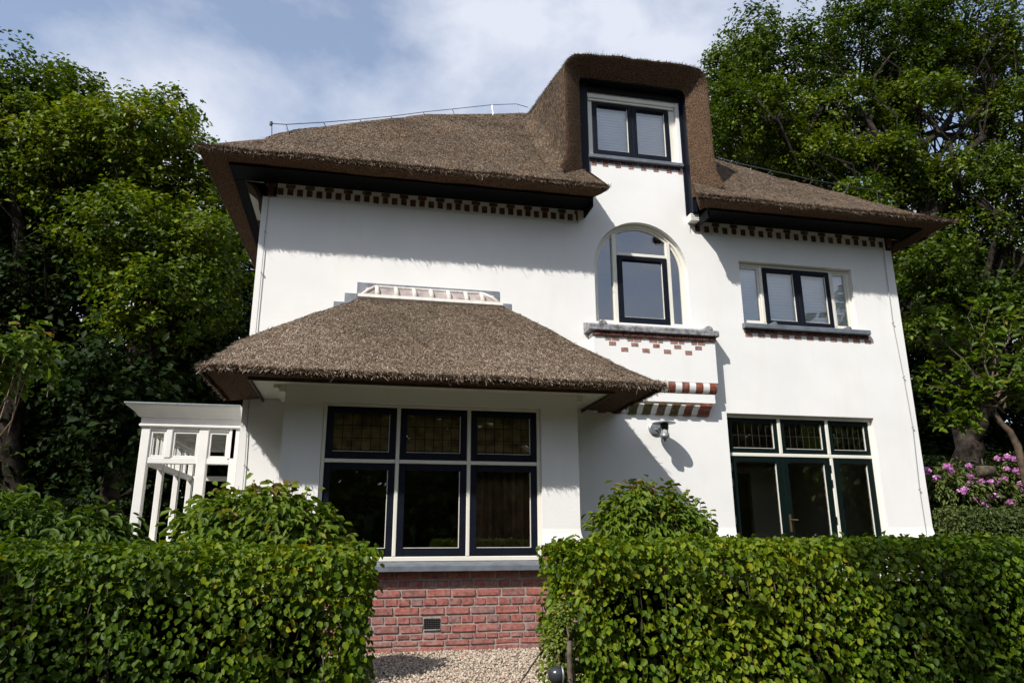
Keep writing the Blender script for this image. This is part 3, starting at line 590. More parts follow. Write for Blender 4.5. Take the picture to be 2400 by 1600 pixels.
for a, b in ((590, 683), (868, 965), (1150, 1245), (1430, 1520)):
    brick(PARAPET, Z4(a, 560)[0], Z4(b, 560)[0], 3.528, 3.592, PY - .005, .03, PBM)
# rounded course (red and white by turns) and the corbels under it
cz = Z4(1810, 1070)[0]; ps = Z4(1810, 1070)[0] - Z4(1625, 1060)[0]; ps = ps
def roll(xa, xb, mat, label):
    prof = [(PY + .10, 3.142), (PY - .006, 3.142)] + [(PY - .012 + .062 - .062 * math.cos(t), 3.112 - .105 * math.sin(t) * .98) for t in np.linspace(0.05, 1.5, 8)] + [(PY + .10, 3.006)]
    mm = MB(); mm.prismx(prof[::-1], xa, xb); return mm.build('roll_brick', mat, PARAPET, label=label)
reds = [Z4(v, 1070)[0] for v in (1267, 1450, 1625)] + [cz]
pit = (reds[3] - reds[0]) / 3; k = 0; x = PX1 - .02 - .115
while x > PX0 - .01:
    roll(x, x + pit * .52, GLAZED, None); roll(x - pit * .47, x - .002, PLASTER, 'white painted roll brick'); x -= pit
lows = [(1630, 1770), (1445, 1545), (1265, 1370), (1085, 1190), (900, 1010), (720, 825), (515, 625), (315, 425)]
m = MB()
for i, (a, b) in enumerate(lows):
    xa, xb = Z4(a, 1350, -.12)[0], Z4(b, 1350, -.12)[0]
    if i == 0: xb = PX1 - .10
    prof = [(-0.001, 2.875), (-0.001, 2.725)] + [(-.03, 2.727), (-.045, 2.745), (-.06, 2.775), (-.085, 2.80), (-.12, 2.82), (-.138, 2.84), (-.142, 2.875)]
    mm = MB(); mm.prismx(prof, xa, xb); mm.build('corbel', GLAZED if i in (0, 1, 6, 7) else MOSSY, PARAPET, label=None if i in (0, 1, 6, 7) else 'mossy dark corbel brick')
m.prismx([(-0.001, 2.874), (-0.001, 2.735), (-.03, 2.745), (-.055, 2.775), (-.075, 2.80), (-.105, 2.82), (-.122, 2.84), (-.126, 2.874)], PX0 + .03, PX1 - .13)
m.build('corbel_course', PLASTER, PARAPET)

# ---- roofs ---------------------------------------------------------
def resample(P, key, xs):
    P = sorted(P, key=lambda p: p[key]); a = np.array(P, float)
    return np.stack([np.interp(xs, a[:, key], a[:, i]) for i in range(3)], 1)
def noise3(p, s, seed):
    r = np.random.default_rng(seed); out = np.zeros(len(p))
    for k in range(14):
        d = r.normal(size=3); d /= np.linalg.norm(d); fq = s * r.uniform(.6, 1.7); out += np.sin(p @ d * fq + r.uniform(0, 6.28))
    return out / 5
class Grid:
    def __init__(s): s.V = []; s.Q = []; s.n = 0
    def ruled(s, A, B, nv, bow=0.0, flip=False):         # A, B: (n,3) rails
        A = np.asarray(A); B = np.asarray(B); t = np.linspace(0, 1, nv + 1)[:, None, None]
        G = A[None] * (1 - t) + B[None] * t
        G[:, :, 2] += (bow * np.sin(np.pi * t[:, :, 0])) * np.linalg.norm(B - A, axis=1)[None]
        s.grid(G, flip)
    def grid(s, G, flip=False):
        nv, nu = G.shape[0] - 1, G.shape[1] - 1
        idx = np.arange((nv + 1) * (nu + 1)).reshape(nv + 1, nu + 1) + s.n
        q = np.stack([idx[:-1, :-1], idx[:-1, 1:], idx[1:, 1:], idx[1:, :-1]], -1).reshape(-1, 4)
        if flip: q = q[:, ::-1]
        s.V.append(G.reshape(-1, 3)); s.Q.append(q); s.n += G.shape[0] * G.shape[1]
    def arrays(s): return np.concatenate(s.V), np.concatenate(s.Q)
    def build(s, name, mat, parent, amp=0.012, label=None):
        V, Q = s.arrays(); nrm = noise3(V, 9, 3) * amp + noise3(V, 30, 4) * amp * .5
        V = V + np.array([0, -.5, .85]) * nrm[:, None]
        me = npmesh(name, V, Q, mat, None, True); me.validate(); s.out = (V, Q); return link(name, me, parent, label=label)

def straws(V, Q, n, name, parent, lmin=.05, lmax=.13, wd=.003, lift=.10, droop=(0, 0, -1), jit=.33, keep=None, hi=1.0):
    A = V[Q]; c1 = A[:, 1] - A[:, 0]; c2 = A[:, 3] - A[:, 0]; nr = np.cross(A[:, 2] - A[:, 0], A[:, 3] - A[:, 1]); ar = np.linalg.norm(nr, axis=1) / 2
    ok = ar > 1e-9
    if keep is not None: ok &= keep(A.mean(1), nr)
    A, nr, ar = A[ok], nr[ok], ar[ok]; nr /= np.linalg.norm(nr, axis=1)[:, None]
    i = rng.choice(len(A), n, p=ar / ar.sum()); u, v = rng.random((n, 1)), rng.random((n, 1)); a = A[i]
    p = (a[:, 0] * (1 - u) + a[:, 1] * u) * (1 - v) + (a[:, 3] * (1 - u) + a[:, 2] * u) * v
    nn_ = nr[i]; d = np.array(droop, float)[None] - nn_ * (nn_ @ np.array(droop, float))[:, None]; d /= np.maximum(np.linalg.norm(d, axis=1), 1e-6)[:, None]
    sd_ = np.cross(nn_, d); th = rng.normal(0, jit, (n, 1)); far = rng.random((n, 1)) < .08; th = np.where(far, rng.uniform(-1.6, 1.6, (n, 1)), th)
    dd = d * np.cos(th) + sd_ * np.sin(th); dd = dd + nn_ * np.abs(rng.normal(0, lift, (n, 1))); dd /= np.linalg.norm(dd, axis=1)[:, None]
    L = rng.uniform(lmin, lmax, (n, 1)) * np.where(rng.random((n, 1)) < .02, 2.2, 1.0); w_ = np.cross(dd, nn_); w_ /= np.maximum(np.linalg.norm(w_, axis=1), 1e-6)[:, None]; w_ = w_ * (wd * rng.uniform(.5, 1.3, (n, 1)))
    p0 = p - nn_ * .004 - dd * L * .3; bend = nn_ * L * rng.uniform(-.06, .1, (n, 1)); p1 = p + dd * L * .7 + bend
    VV = np.stack([p0 - w_, p0 + w_, p1 + w_ * .5, p1 - w_ * .5], 1).reshape(-1, 3); FF = np.arange(n * 4).reshape(-1, 4)
    tn = np.clip(rng.beta(1.7, 2.0, n) * hi + .07 * noise3(p, 3, 8) + .09 * noise3(p, 1.1, 9), 0, 1)
    return link(name, npmesh(name, VV, FF, STRAW, np.repeat(tn, 4)), parent, kind='stuff')

# main roof: front slope left and right of the dormer, hips, sides, back
LZ, LY = 5.65, -0.68
hipL = [(-2.075, -0.69, 5.63), (-1.88, -0.44, 5.87), (-1.37, -0.14, 6.16), (-1.33, -0.06, 6.27), (-1.0, 0.31, 6.63), (-0.3, 0.79, 7.11), (0.8, 1.54, 7.86), (1.96, 1.97, 8.29), (2.6, 2.24, 8.56), (3.4, 2.45, 8.74)]
hipR = [(3.4, 2.45, 8.74), (4.6, 1.62, 7.95), (5.6, 0.90, 7.22), (6.37, 0.38, 6.70), (7.2, -0.02, 6.30), (7.5, -0.24, 6.08), (8.0, -0.50, 5.83), (8.47, -0.69, 5.63)]
g = Grid()
def lipfun(xs, zz=0): return np.stack([xs, np.full_like(xs, LY), np.full_like(xs, LZ)], 1)
xsL = np.linspace(-2.075, 3.09, 150); xsR = np.linspace(4.38, 8.47, 120)
topL = resample(hipL, 0, np.linspace(-2.075, 3.3, 150)); topR = resample(hipR, 0, np.linspace(3.9, 8.47, 120))
cutL = topL.copy()
def lip(xs, top):
    n = len(xs); G = []
    prof = [(-0.40, 5.632), (-0.50, 5.628), (-0.62, 5.628), (-0.665, 5.636), (LY, 5.652), (LY + .01, 5.675), (LY + .05, 5.715)]
    return prof
EXL = np.clip((xsL - 2.84) / .25, 0, 1)
# slope grid (right end of the left half runs from the dormer cheek down to the eaves tip)
nv = 70; t = np.linspace(0, 1, nv + 1)[:, None, None]
low = lipfun(xsL); low[:, 2] += .06; low[:, 1] += .045
Gs = low[None] * (1 - t) + topL[None] * t
over = np.clip(Gs[:, :, 0] - 2.84, 0, None)              # trim the part that would stand in front of the dormer wall
lim = 2.84 + .25 * np.clip(1 - (Gs[:, :, 2] - 5.70) / .55, 0, 1)
Gs[:, :, 0] = np.where((Gs[:, :, 2] < 6.9), np.minimum(Gs[:, :, 0], lim), Gs[:, :, 0])
g.grid(Gs)
low = lipfun(xsR); low[:, 2] += .06; low[:, 1] += .045
Gr = low[None] * (1 - t) + topR[None] * t
limr = 4.56 - .18 * np.clip(1 - (Gr[:, :, 2] - 5.70) / .5, 0, 1)
Gr[:, :, 0] = np.where(Gr[:, :, 2] < 6.9, np.maximum(Gr[:, :, 0], limr), Gr[:, :, 0])
g.grid(Gr)
# sides and back
ysl = np.linspace(-0.69, 7.7, 110); sideLip = resample([(-2.075, -0.69, 5.66), (-2.0, 1.2, 5.66), (-1.93, 3.0, 5.66), (-1.9, 7.7, 5.66)], 1, ysl)
topSide = resample(hipL + [(3.4, 4.6, 8.74), (-1.9, 7.7, 5.67)], 1, ysl); g.ruled(sideLip, topSide, 40, 0, True)
sideLipR = resample([(8.47, -0.69, 5.66), (8.47, 7.7, 5.66)], 1, ysl); topSideR = resample(hipR + [(3.41, 4.6, 8.74), (8.47, 7.7, 5.67)], 1, ysl); g.ruled(sideLipR, topSideR, 30)
xb = np.linspace(-1.9, 8.47, 40); g.ruled(np.stack([xb, np.full(40, 7.7), np.full(40, 5.66)], 1), resample([(-1.9, 7.7, 5.67), (3.4, 4.6, 8.74), (8.47, 7.7, 5.67)], 0, xb), 20, 0, True)
ROOF = g.build('main_roof', THATCH, HOUSE, .006)
V_, Q_ = g.out
# cut eaves: the brown underside and the rounded lip
g2 = Grid()
def eave(xs, z_in=5.634):
    prof = [(-0.395, z_in), (-0.50, 5.629), (-0.61, 5.628), (-0.66, 5.634), (LY - .004, 5.655), (LY + .006, 5.685), (LY + .045, 5.715)]
    G = np.array([[(x, yy, zz) for x in xs] for yy, zz in prof]); return G
GL = eave(np.linspace(-2.075, 3.09, 150)); 
for r in range(3): GL[r, :, 0] = np.linspace(-2.075 + (.32, .2, .08)[r], 3.09 - (.12, .06, .02)[r], 150)
g2.grid(GL); GR = eave(np.linspace(4.38, 8.47, 120))
for r in range(3): GR[r, :, 0] = np.linspace(4.38 + (.22, .12, .04)[r], 8.47 - (.32, .2, .08)[r], 120)
g2.grid(GR)
for sgn, Ls, xin in ((1, sideLip, XL - .365), (-1, sideLipR, XR + .235)):
    inn = Ls.copy(); inn[:, 0] = xin; inn[:, 2] = 5.634; inn[:, 1] = np.maximum(inn[:, 1], -0.40); mid = Ls.copy(); mid[:, 0] = Ls[:, 0] + sgn * .05; mid[:, 2] = 5.63; lipo = Ls.copy(); lipo[:, 0] -= sgn * .006; lipo[:, 2] = 5.652
    g2.grid(np.stack([inn, mid, lipo, Ls + np.array([sgn * .0, 0, .01])], 0), sgn > 0)
EAVES = g2.build('eaves', CUT, ROOF, .008)
# end faces of the eaves beside the dormer wall
m = MB()
m.add([(3.09, LY, 5.655), (2.97, -0.395, 5.634), (2.84, -0.3, 5.634), (2.84, -0.10, 6.25), (2.95, -.42, 5.98), (3.08, LY + .03, 5.71)], [(0, 1, 2, 3, 4, 5)])
m.build('eaves_end', CUT, ROOF); m = MB()
m.add([(4.38, LY, 5.655), (4.60, -0.395, 5.634), (4.58, -0.3, 5.634), (4.56, -0.10, 6.25), (4.45, -.42, 5.98), (4.38, LY + .03, 5.71)], [(5, 4, 3, 2, 1, 0)])
m.build('eaves_end', CUT, ROOF)
# dark boards under the eaves, white coved soffit at the sides
m = MB(); m.box(XL - .37, 2.955, -0.41, -0.385, 5.60, 5.633); m.box(XL - .35, 2.955, -0.385, 0.012, 5.616, 5.633); m.box(4.66, XR + .24, -0.41, -0.385, 5.60, 5.633); m.box(4.66, XR + .22, -0.385, 0.012, 5.616, 5.633)
m.box(2.94, 2.962, -0.384, -0.001, 5.50, 5.615); m.box(4.655, 4.677, -0.384, -0.001, 5.50, 5.615)
m.box(XL - .37, XL - .345, -0.384, 7.2, 5.60, 5.633); m.box(XL - .344, XL - .24, 0.014, 7.2, 5.612, 5.633); m.box(XR + .215, XR + .24, -0.384, 7.2, 5.60, 5.633); m.box(XR + .12, XR + .214, .014, 7.2, 5.612, 5.633)
m.build('fascia', BLACK, HOUSE)
m = MB(); cv = [(XL - .24, 5.625), (XL - .18, 5.61), (XL - .10, 5.56), (XL - .04, 5.48), (XL - .012, 5.38), (XL - .002, 5.38), (XL - .002, 5.63)]
m.prism(cv, 0.02, 7.0); m.prism([(2 * 3.2575 - a, b) for a, b in cv][::-1], 0.02, 7.0); recalc(m.build('soffit', SOFFIT, HOUSE))
for yy in (0.02, 1.25, 2.5, 3.75):
    for sg in (0, 1):
        P = [(XL - .235, 5.612), (XL - .12, 5.52), (XL - .06, 5.40), (XL - .03, 5.22), (XL - .001, 5.22), (XL - .001, 5.60)]
        if sg: P = [(2 * 3.2575 - a, b) for a, b in P][::-1]
        mm = MB(); mm.prism(P, yy, yy + .34); recalc(mm.build('eaves_bracket', BROWNWOOD, HOUSE))
front = lambda c, nr: (c[:, 1] < 2.6) & (nr[:, 1] < -1e-9) & (c[:, 2] > 5.5)
straws(V_, Q_, 150000, 'straw', ROOF, keep=front)
VE, QE = g2.out
straws(VE, QE, 16000, 'straw', ROOF, .03, .10, .004, .35, (0, -.8, -.35), .5, keep=lambda c, nr: (c[:, 1] < -.6), hi=.9)

# ridge wire on pegs
m = MB(); pegs = []
wireL = [at(637, 290, -0.08), at(671, 292, 0.1), at(758, 287, .5), at(843, 280, .85), at(915, 273, 1.15), at(992, 263, 1.5), at(1060, 256, 1.75), at(1153, 246, 1.97), at(1210, 244, 2.15), at(1238, 252, 2.2)]
footL = [at(637, 325, -0.11), at(676, 309, 0.02), at(763, 296, .48), at(852, 294, .75), at(926, 284, 1.1), at(999, 278, 1.45), at(1066, 272, 1.72), at(1155, 266, 1.95), at(1214, 258, 2.13)]
m.tube(wireL, .006, 5); wire = m.build('ridge_wire', DARKMETAL, ROOF)
for a, b in zip(wireL, footL):
    mm = MB(); b = np.array(b) - (np.array(a) - np.array(b)) * .4; mm.tube([a, b], .006, 5); mm.build('wire_peg', DARKMETAL, ROOF)
mm = MB(); mm.lathe([(.0, 0), (.02, 0), (.02, .05), (0, .05)], at(635, 294, -0.08), 8); mm.build('wire_clamp', DARKMETAL, ROOF)
wireR = [at(1680, 368, 1.3), at(1715, 379, 1.0), at(1807, 400, .55), at(1906, 422, .2), at(1988, 436, -.05), at(2055, 446, -.25)]
footR = [None, at(1708, 385, .97), at(1796, 411, .52), at(1896, 433, .17), at(1981, 450, -.1), at(2058, 480, -.27)]
m = MB(); m.tube(wireR, .006, 5); m.build('ridge_wire', DARKMETAL, ROOF)
for a, b in list(zip(wireR, footR))[1:]:
    mm = MB(); b = np.array(b) - (np.array(a) - np.array(b)) * .3; mm.tube([a, b], .006, 5); mm.build('wire_peg', DARKMETAL, ROOF)

# dormer: thatched cheeks and hood
SL = 0.27; FY, HY = -0.35, -0.44
zplane = lambda yy: LZ + .06 + (yy - LY - .045) * .985
g = Grid(); ys = np.linspace(0, 1, 46)
def cheek(xo, sgn, flip):
    G = np.zeros((30, 46, 3))
    for i, h in enumerate(np.linspace(0, 1, 30)):
        for j, s in enumerate(ys):
            yy = FY + (2.03 - FY) * s; zt = 7.62 + SL * (yy - FY); zp = zplane(yy) - .06
            z = zp + (zt - zp) * h
            fl = .30 * math.exp(-max(z - zp, 0) / .16) * min(1, max(0, (2.1 - yy) / .7)) * min(1, max(0.25, (yy - FY) / .35))
            G[i, j] = (xo - sgn * fl, yy - .05 * math.exp(-max(z - zp, 0) / .12), z)
    g.grid(G, flip)
cheek(2.605, 1, True); cheek(4.84, -1, False)
top = [(2.605, 7.62, FY), (2.612, 7.70, FY - .02), (2.645, 7.78, FY - .05), (2.72, 7.84, FY - .075), (2.85, 7.868, HY), (3.2, 7.885, HY), (3.7, 7.90, HY), (4.2, 7.915, HY), (4.55, 7.91, HY), (4.70, 7.885, FY - .08), (4.79, 7.82, FY - .05), (4.83, 7.72, FY - .02), (4.84, 7.62, FY)]
tt = np.interp(np.linspace(0, 12, 97), range(13), range(13)); a = np.array(top)
T = np.stack([np.interp(tt, range(13), a[:, k]) for k in range(3)], 1)
G = np.stack([np.stack([T[:, 0], T[:, 2] + (2.25 - T[:, 2]) * s, T[:, 1] + SL * ((2.25 - T[:, 2]) * s)], 1) for s in ys], 0); g.grid(G)
DORMER = g.build('dormer_roof', THATCH, HOUSE, .010); VD, QD = g.out
# cut front of the hood and cheeks
g2 = Grid(); outer = np.concatenate([[(2.48, 6.02, FY - .06), (2.585, 6.25, FY - .02), (2.604, 6.6, FY), (2.605, 7.2, FY)], top, [(4.84, 7.2, FY), (4.841, 6.6, FY), (4.86, 6.25, FY - .02), (4.95, 6.0, FY - .06)]])
inner = np.array([(2.89, 6.0, 0), (2.89, 6.25, 0), (2.885, 6.6, 0), (2.885, 7.2, 0), (2.885, 7.54, 0), (2.885, 7.60, 0), (2.895, 7.64, 0), (2.92, 7.665, 0), (2.98, 7.675, 0), (3.2, 7.68, 0), (3.7, 7.685, 0), (4.2, 7.69, 0), (4.40, 7.69, 0), (4.48, 7.68, 0), (4.525, 7.65, 0), (4.545, 7.60, 0), (4.548, 7.54, 0), (4.548, 7.2, 0), (4.548, 6.6, 0), (4.548, 6.25, 0), (4.548, 5.9, 0)], float)
inner[:, 2] = -0.165
k = np.linspace(0, len(outer) - 1, 240); O = np.stack([np.interp(k, range(len(outer)), outer[:, q]) for q in range(3)], 1); I = np.stack([np.interp(k, range(len(inner)), inner[:, q]) for q in range(3)], 1)
rows_ = []
for s, push in ((0, 0), (.06, -.014), (.2, -.022), (.45, -.02), (.7, -.012), (1, 0)):
    P = O * (1 - s) + I * s; rows_.append(np.stack([P[:, 0], P[:, 2] + push, P[:, 1]], 1))
g2.grid(np.stack(rows_, 0), True); DCUT = g2.build('thatch_edge', CUT, DORMER, .008)
straws(VD, QD, 60000, 'straw', DORMER, .04, .11, keep=lambda c, nr: (c[:, 2] > 5.9) & (c[:, 1] < 2.6), hi=.50, lift=.08)
straws(*g2.out, 14000, 'straw', DORMER, .015, .035, .0035, .12, (0, -.3, -1), .6, hi=.42)
m = MB(); m.box(2.80, 3.048, -0.03, 0.0 - .001, 5.9, 7.66); m.box(2.80, 2.87, -0.15, -0.031, 6.0, 7.66); m.build('dormer_board', NAVY, HOUSE)
m = MB(); m.box(4.512, 4.552, -0.02, -0.001, 5.68, 7.66); m.box(4.553, 4.62, -0.16, -0.001, 5.68, 7.66); m.build('dormer_board', NAVY, HOUSE)
m = MB(); m.box(2.871, 4.552, -0.16, -0.031, 7.667, 7.70); m.box(3.049, 4.511, -0.03, -0.001, 7.56, 7.666); m.build('dormer_soffit', BLACK, HOUSE)
m = MB()
for q in range(4): m.bbox(4.525, 4.655, -.12, -.002, 5.565 + q * .028, 5.589 + q * .028, .004)
m.build('louvre', WHITE, HOUSE)

# bay roof
BLY, BLZ = -1.65, 2.745
hl = [(-1.58, -1.65, 2.745), (-1.27, -1.135, 3.20), (-0.615, -0.61, 3.68), (-0.235, -0.34, 3.92), (-0.10, -0.16, 4.06)]
hr = [(1.72, -0.16, 4.07), (2.18, -0.60, 3.69), (2.59, -1.05, 3.285), (3.0, -1.385, 2.985), (3.29, -1.65, 2.745)]
g = Grid(); xs = np.linspace(-1.58, 3.29, 150); topb = resample(hl + hr, 0, np.linspace(-1.58, 3.29, 150))
low = np.stack([xs, np.full(150, BLY + .04), np.full(150, BLZ + .055)], 1); low[:, 1] += .0
Gb = low[None] * (1 - t) + topb[None] * t; Gb[:, :, 2] += .02 * np.sin(np.pi * t[:, :, 0]); g.grid(Gb)
yb = np.linspace(-1.65, -0.02, 40)
g.ruled(resample([(-1.58, -1.65, 2.78), (-1.56, -0.02, 2.80)], 1, yb), resample(hl + [(-.10, -.02, 4.07)], 1, yb), 50, 0, True)
g.ruled(resample([(3.29, -1.65, 2.78), (3.28, -0.02, 2.80)], 1, yb), resample(hr + [(1.72, -.02, 4.08)], 1, yb), 50)
BAYROOF = g.build('bay_roof', THATCH, HOUSE, .008); VB, QB = g.out
g2 = Grid(); prof = [(-1.24, 2.762, .42), (-1.40, 2.742, .22), (-1.56, 2.73, .08), (-1.63, 2.735, .01), (BLY - .004, 2.752, 0), (BLY + .004, 2.775, 0), (BLY + .04, 2.80, .0)]
g2.grid(np.array([[(x, yy, zz) for x in np.linspace(-1.58 + q, 3.29 - q * 1.08, 150)] for yy, zz, q in prof]))
for sgn, X, xi in ((1, -1.58, -1.16), (-1, 3.29, 2.836)):
    cols_ = [(xi, 2.762), (X + sgn * .20, 2.742), (X + sgn * .06, 2.73), (X + sgn * .01, 2.738), (X - sgn * .004, 2.76), (X + sgn * .006, 2.80)]
    off_ = (.40, .20, .06, .01, 0, 0)
    g2.grid(np.array([[(xx + sgn * 0, max(yy, BLY + o_), zz) for yy in yb] for (xx, zz), o_ in zip(cols_, off_)]), sgn > 0)
BEAVES = g2.build('eaves', CUT, BAYROOF, .008)
straws(VB, QB, 110000, 'straw', BAYROOF, .045, .12, .0029, keep=lambda c, nr: c[:, 1] < -.03)
straws(*g2.out, 14000, 'straw', BAYROOF, .03, .10, .004, .35, (0, -.8, -.35), .5, keep=lambda c, nr: (c[:, 1] < -1.55) | (c[:, 0] < -1.5) | (c[:, 0] > 3.2), hi=.9)
m = MB(); m.box(-1.165, 2.842, -1.265, -1.245, 2.725, 2.764); m.box(-1.165, -1.147, -1.245, -.002, 2.725, 2.764); m.box(2.824, 2.842, -1.245, -.002, 2.725, 2.764); m.build('fascia', BROWNWOOD, BAYROOF)
m = MB(); m.box(-1.146, 2.823, -1.244, BY - .002, 2.764, 2.79); m.box(-1.146, BX0 - .002, BY - .002, -.002, 2.764, 2.79); m.box(BX1 + .002, 2.823, BY - .002, -.002, 2.764, 2.79)
m.box(BX0 - .13, BX0 - .08, BY, -.003, 2.725, 2.763); m.box(BX0 - .07, BX0 - .003, BY, -.003, 2.69, 2.763); m.box(BX1 + .003, BX1 + .07, BY, -.003, 2.69, 2.763); m.build('soffit', SOFFIT, BAYROOF)
# mortar ridge with ribs, stepped lead flashing behind it
m = MB(); m.prismx([(-.001, 4.02), (-.20, 4.02), (-.235, 4.055), (-.215, 4.10), (-.16, 4.115), (-.001, 4.12)], -.11, 1.735); RIDGE = m.build('mortar_ridge', MORTAR_RIDGE, BAYROOF)
m = MB(); m.prismx([(-.05, 4.10), (-.16, 4.10), (-.155, 4.115), (-.075, 4.235), (-.05, 4.24)], -.02, 1.64); m.build('ridge_panel', RIDGE_PANEL, BAYROOF)
def rib(p0, p1, r): 
    mm = MB(); p0, p1 = Vector(p0), Vector(p1); mid = (p0 + p1) / 2 + Vector((0, -.012, .012)); mm.tube([p0, mid, p1], [r * 1.15, r, r * .9], 8); return recalc(mm.build('ridge_rib', MORTAR_RIDGE, BAYROOF, True))
for q in (.125, .368, .597, .815, 1.04, 1.268, 1.48): rib((q + .008, -.175, 4.09), (q - .008, -.07, 4.25), .03)
rib((-.08, -.16, 4.085), (.10, -.07, 4.25), .022); rib((1.71, -.16, 4.095), (1.50, -.07, 4.25), .022)
m = MB(); m.tube([(.08, -.06, 4.255), (1.5, -.06, 4.257)], .018, 6); m.build('ridge_top', MORTAR_RIDGE, BAYROOF)
for a, b, c, d in ((-.13, 1.728, 4.12, 4.318), (-.28, -.132, 3.9, 4.165), (-.41, -.282, 3.8, 4.042), (1.73, 1.893, 3.9, 4.155), (1.895, 2.02, 3.8, 4.03)):
    mm = MB(); mm.bbox(a, b, -.012 - random.random() * .004, -.001, c, d, .003); mm.build('flashing', LEAD, BAYROOF)

# lightning conductor cables down both corners
for pts in ([at(631.5, 459), at(622, 545), at(613, 640), at(598, 800), at(583, 955), at(574, 1090), at(566, 1180)], [at(2065, 560), at(2090, 757), at(2115, 883), at(2136, 1000), at(2152, 1145), at(2170, 1260)]):
    pts = [np.array([p[0], -.022, p[2]]) for p in pts]
    m = MB(); m.tube(pts, .0055, 5); c_ = m.build('conductor_cable', CABLE, HOUSE)
    for p in pts[1:-1]: mm = MB(); mm.lathe([(0, -.02), (.011, -.02), (.011, .008), (0, .01)], (p[0], p[1], p[2]), 8, 'y'); mm.build('cable_clip', CABLE, HOUSE)

# ------------------------------------------------------------------ wall lamp
LY_ = -0.25; lc = at(1320 + 1395 * .17, 860 + 850 * .17, LY_)
LAMP = thing('wall_lamp', 'round topped galvanised lamp fixed to the white wall right of the bay', 'wall lamp', (lc[0], 0, lc[2]))
pc = at(1320 + 1255 * .17, 860 + 850 * .17)
m = MB(); m.lathe([(0, -.002), (.085, -.002), (.085, -.022), (.07, -.035), (0, -.037)], (pc[0], 0, pc[2]), 24, 'y'); m.build('wall_plate', METAL, LAMP)
m = MB(); m.tube([(pc[0], -.03, pc[2] - .01), (pc[0] + .03, -.10, pc[2] - .02), (lc[0], -.18, lc[2] - .07), (lc[0], LY_, lc[2] - .09)], .014, 8); m.build('arm', METAL, LAMP)
capz = at(1320 + 1390 * .17, 860 + 770 * .17, LY_)[2]
m = MB(); m.lathe([(0, .03), (.05, .026), (.148, .002), (.15, -.004), (.14, -.004), (0, .006)], (lc[0], LY_, capz), 32); m.build('cap', METAL, LAMP, True)
m = MB(); m.lathe([(.055, 0), (.055, -.07), (0, -.07)], (lc[0], LY_, capz - .004), 20); m.build('lamp_head', DARKMETAL, LAMP, True)
m = MB(); m.lathe([(.046, 0), (.046, -.075), (0, -.075)], (lc[0], LY_, capz - .075), 20); m.build('globe', glass_mat('lamp_glass', .15, (.9, .92, .92)), LAMP, True)
m = MB(); m.lathe([(.06, 0), (.06, -.05), (.05, -.06), (.02, -.075), (.015, -.10), (0, -.105)], (lc[0], LY_, capz - .135), 20); m.build('lamp_base', METAL, LAMP, True)
for q in (0.4, 2.0, 3.6, 5.2):
    m = MB(); m.tube([(lc[0] + .057 * math.cos(q), LY_ + .057 * math.sin(q), capz - .06), (lc[0] + .057 * math.cos(q), LY_ + .057 * math.sin(q), capz - .14)], .004, 5); m.build('guard_bar', METAL, LAMP)

# ------------------------------------------------------------------ veranda left of the house
VY = 0.8
VER = thing('veranda', 'white painted wooden veranda with cornice standing left of the house', 'veranda', (-2.05, VY, 0))
vx0, vx1 = -2.68, XL - .12; vt = 2.50
def post(x, yy, w_=.105, z0=.0, z1=vt): mm = MB(); mm.bbox(x, x + w_, yy, yy + w_, z0, z1, .008); mm.build('post', WHITE, VER)
post(vx0, VY); post(-2.0, VY, .12); post(vx1 - .105, VY)
post(-2.385, VY, .075, 2.12); post(-1.64, VY, .09, 2.12)
for yy in (1.75, 2.7, 3.6): post(vx0 + .0, yy, .08)
for yy in (1.25, 1.5, 2.0, 2.25, 2.45, 2.95, 3.2): post(vx0 + .01, yy, .045, 2.12)
m = MB(); m.bbox(vx0 + .106, vx1 - .106, VY + .01, VY + .075, 2.05, 2.125, .006); m.bbox(vx0 + .01, vx0 + .07, VY + .086, 3.68, 2.05, 2.125, .006); m.bbox(vx0 + .09, vx1, 3.61, 3.68, 2.05, 2.125, .006); m.build('rail', WHITE, VER)
m = MB(); m.bbox(vx0 + .106, vx1 - .106, VY + .012, VY + .075, 2.46, 2.499, .006); m.bbox(vx0 + .01, vx0 + .07, VY + .086, 3.68, 2.46, 2.499, .006); m.build('top_rail', WHITE, VER)
for xa, xb in ((vx0 + .107, -2.387), (-2.308, -2.002), (-1.878, -1.642)):
    mm = MB(); frame_rect(mm, xa, xb, 2.127, 2.458, .028, VY + .022, VY + .06); sh = mm.build('upper_light', WHITE, VER)
    mm = MB(); mm.add([(xa + .028, VY + .042, 2.155), (xb - .028, VY + .042, 2.155), (xb - .028, VY + .042, 2.43), (xa + .028, VY + .042, 2.43)], [(0, 1, 2, 3)]); mm.build('pane', CLEAR, sh)
prof = [(VY + .12, 2.50), (VY - .015, 2.50), (VY - .03, 2.515), (VY - .03, 2.535), (VY - .015, 2.545), (VY - .015, 2.62), (VY - .045, 2.63), (VY - .075, 2.67), (VY - .12, 2.71), (VY - .17, 2.745), (VY - .18, 2.765), (VY + .12, 2.765)]
m = MB(); n = len(prof)
m.add([(vx0 + (yy - VY), yy, zz) for yy, zz in prof] + [(vx1, yy, zz) for yy, zz in prof], [tuple(range(n)), tuple(range(2 * n - 1, n - 1, -1))] + [((i + 1) % n, i, n + i, n + (i + 1) % n) for i in range(n)])
m.add([(vx0 + (yy - VY), yy, zz) for yy, zz in prof] + [(vx0 + (yy - VY), 3.8, zz) for yy, zz in prof], [tuple(range(2 * n - 1, n - 1, -1))] + [(i, (i + 1) % n, n + (i + 1) % n, n + i) for i in range(n)])
recalc(m.build('cornice', WHITE, VER))
m = MB(); m.box(vx0 - .19, vx1 + .0, VY - .19, 3.8, 2.766, 2.785); m.build('roof_edge', METAL, VER)
m = MB()
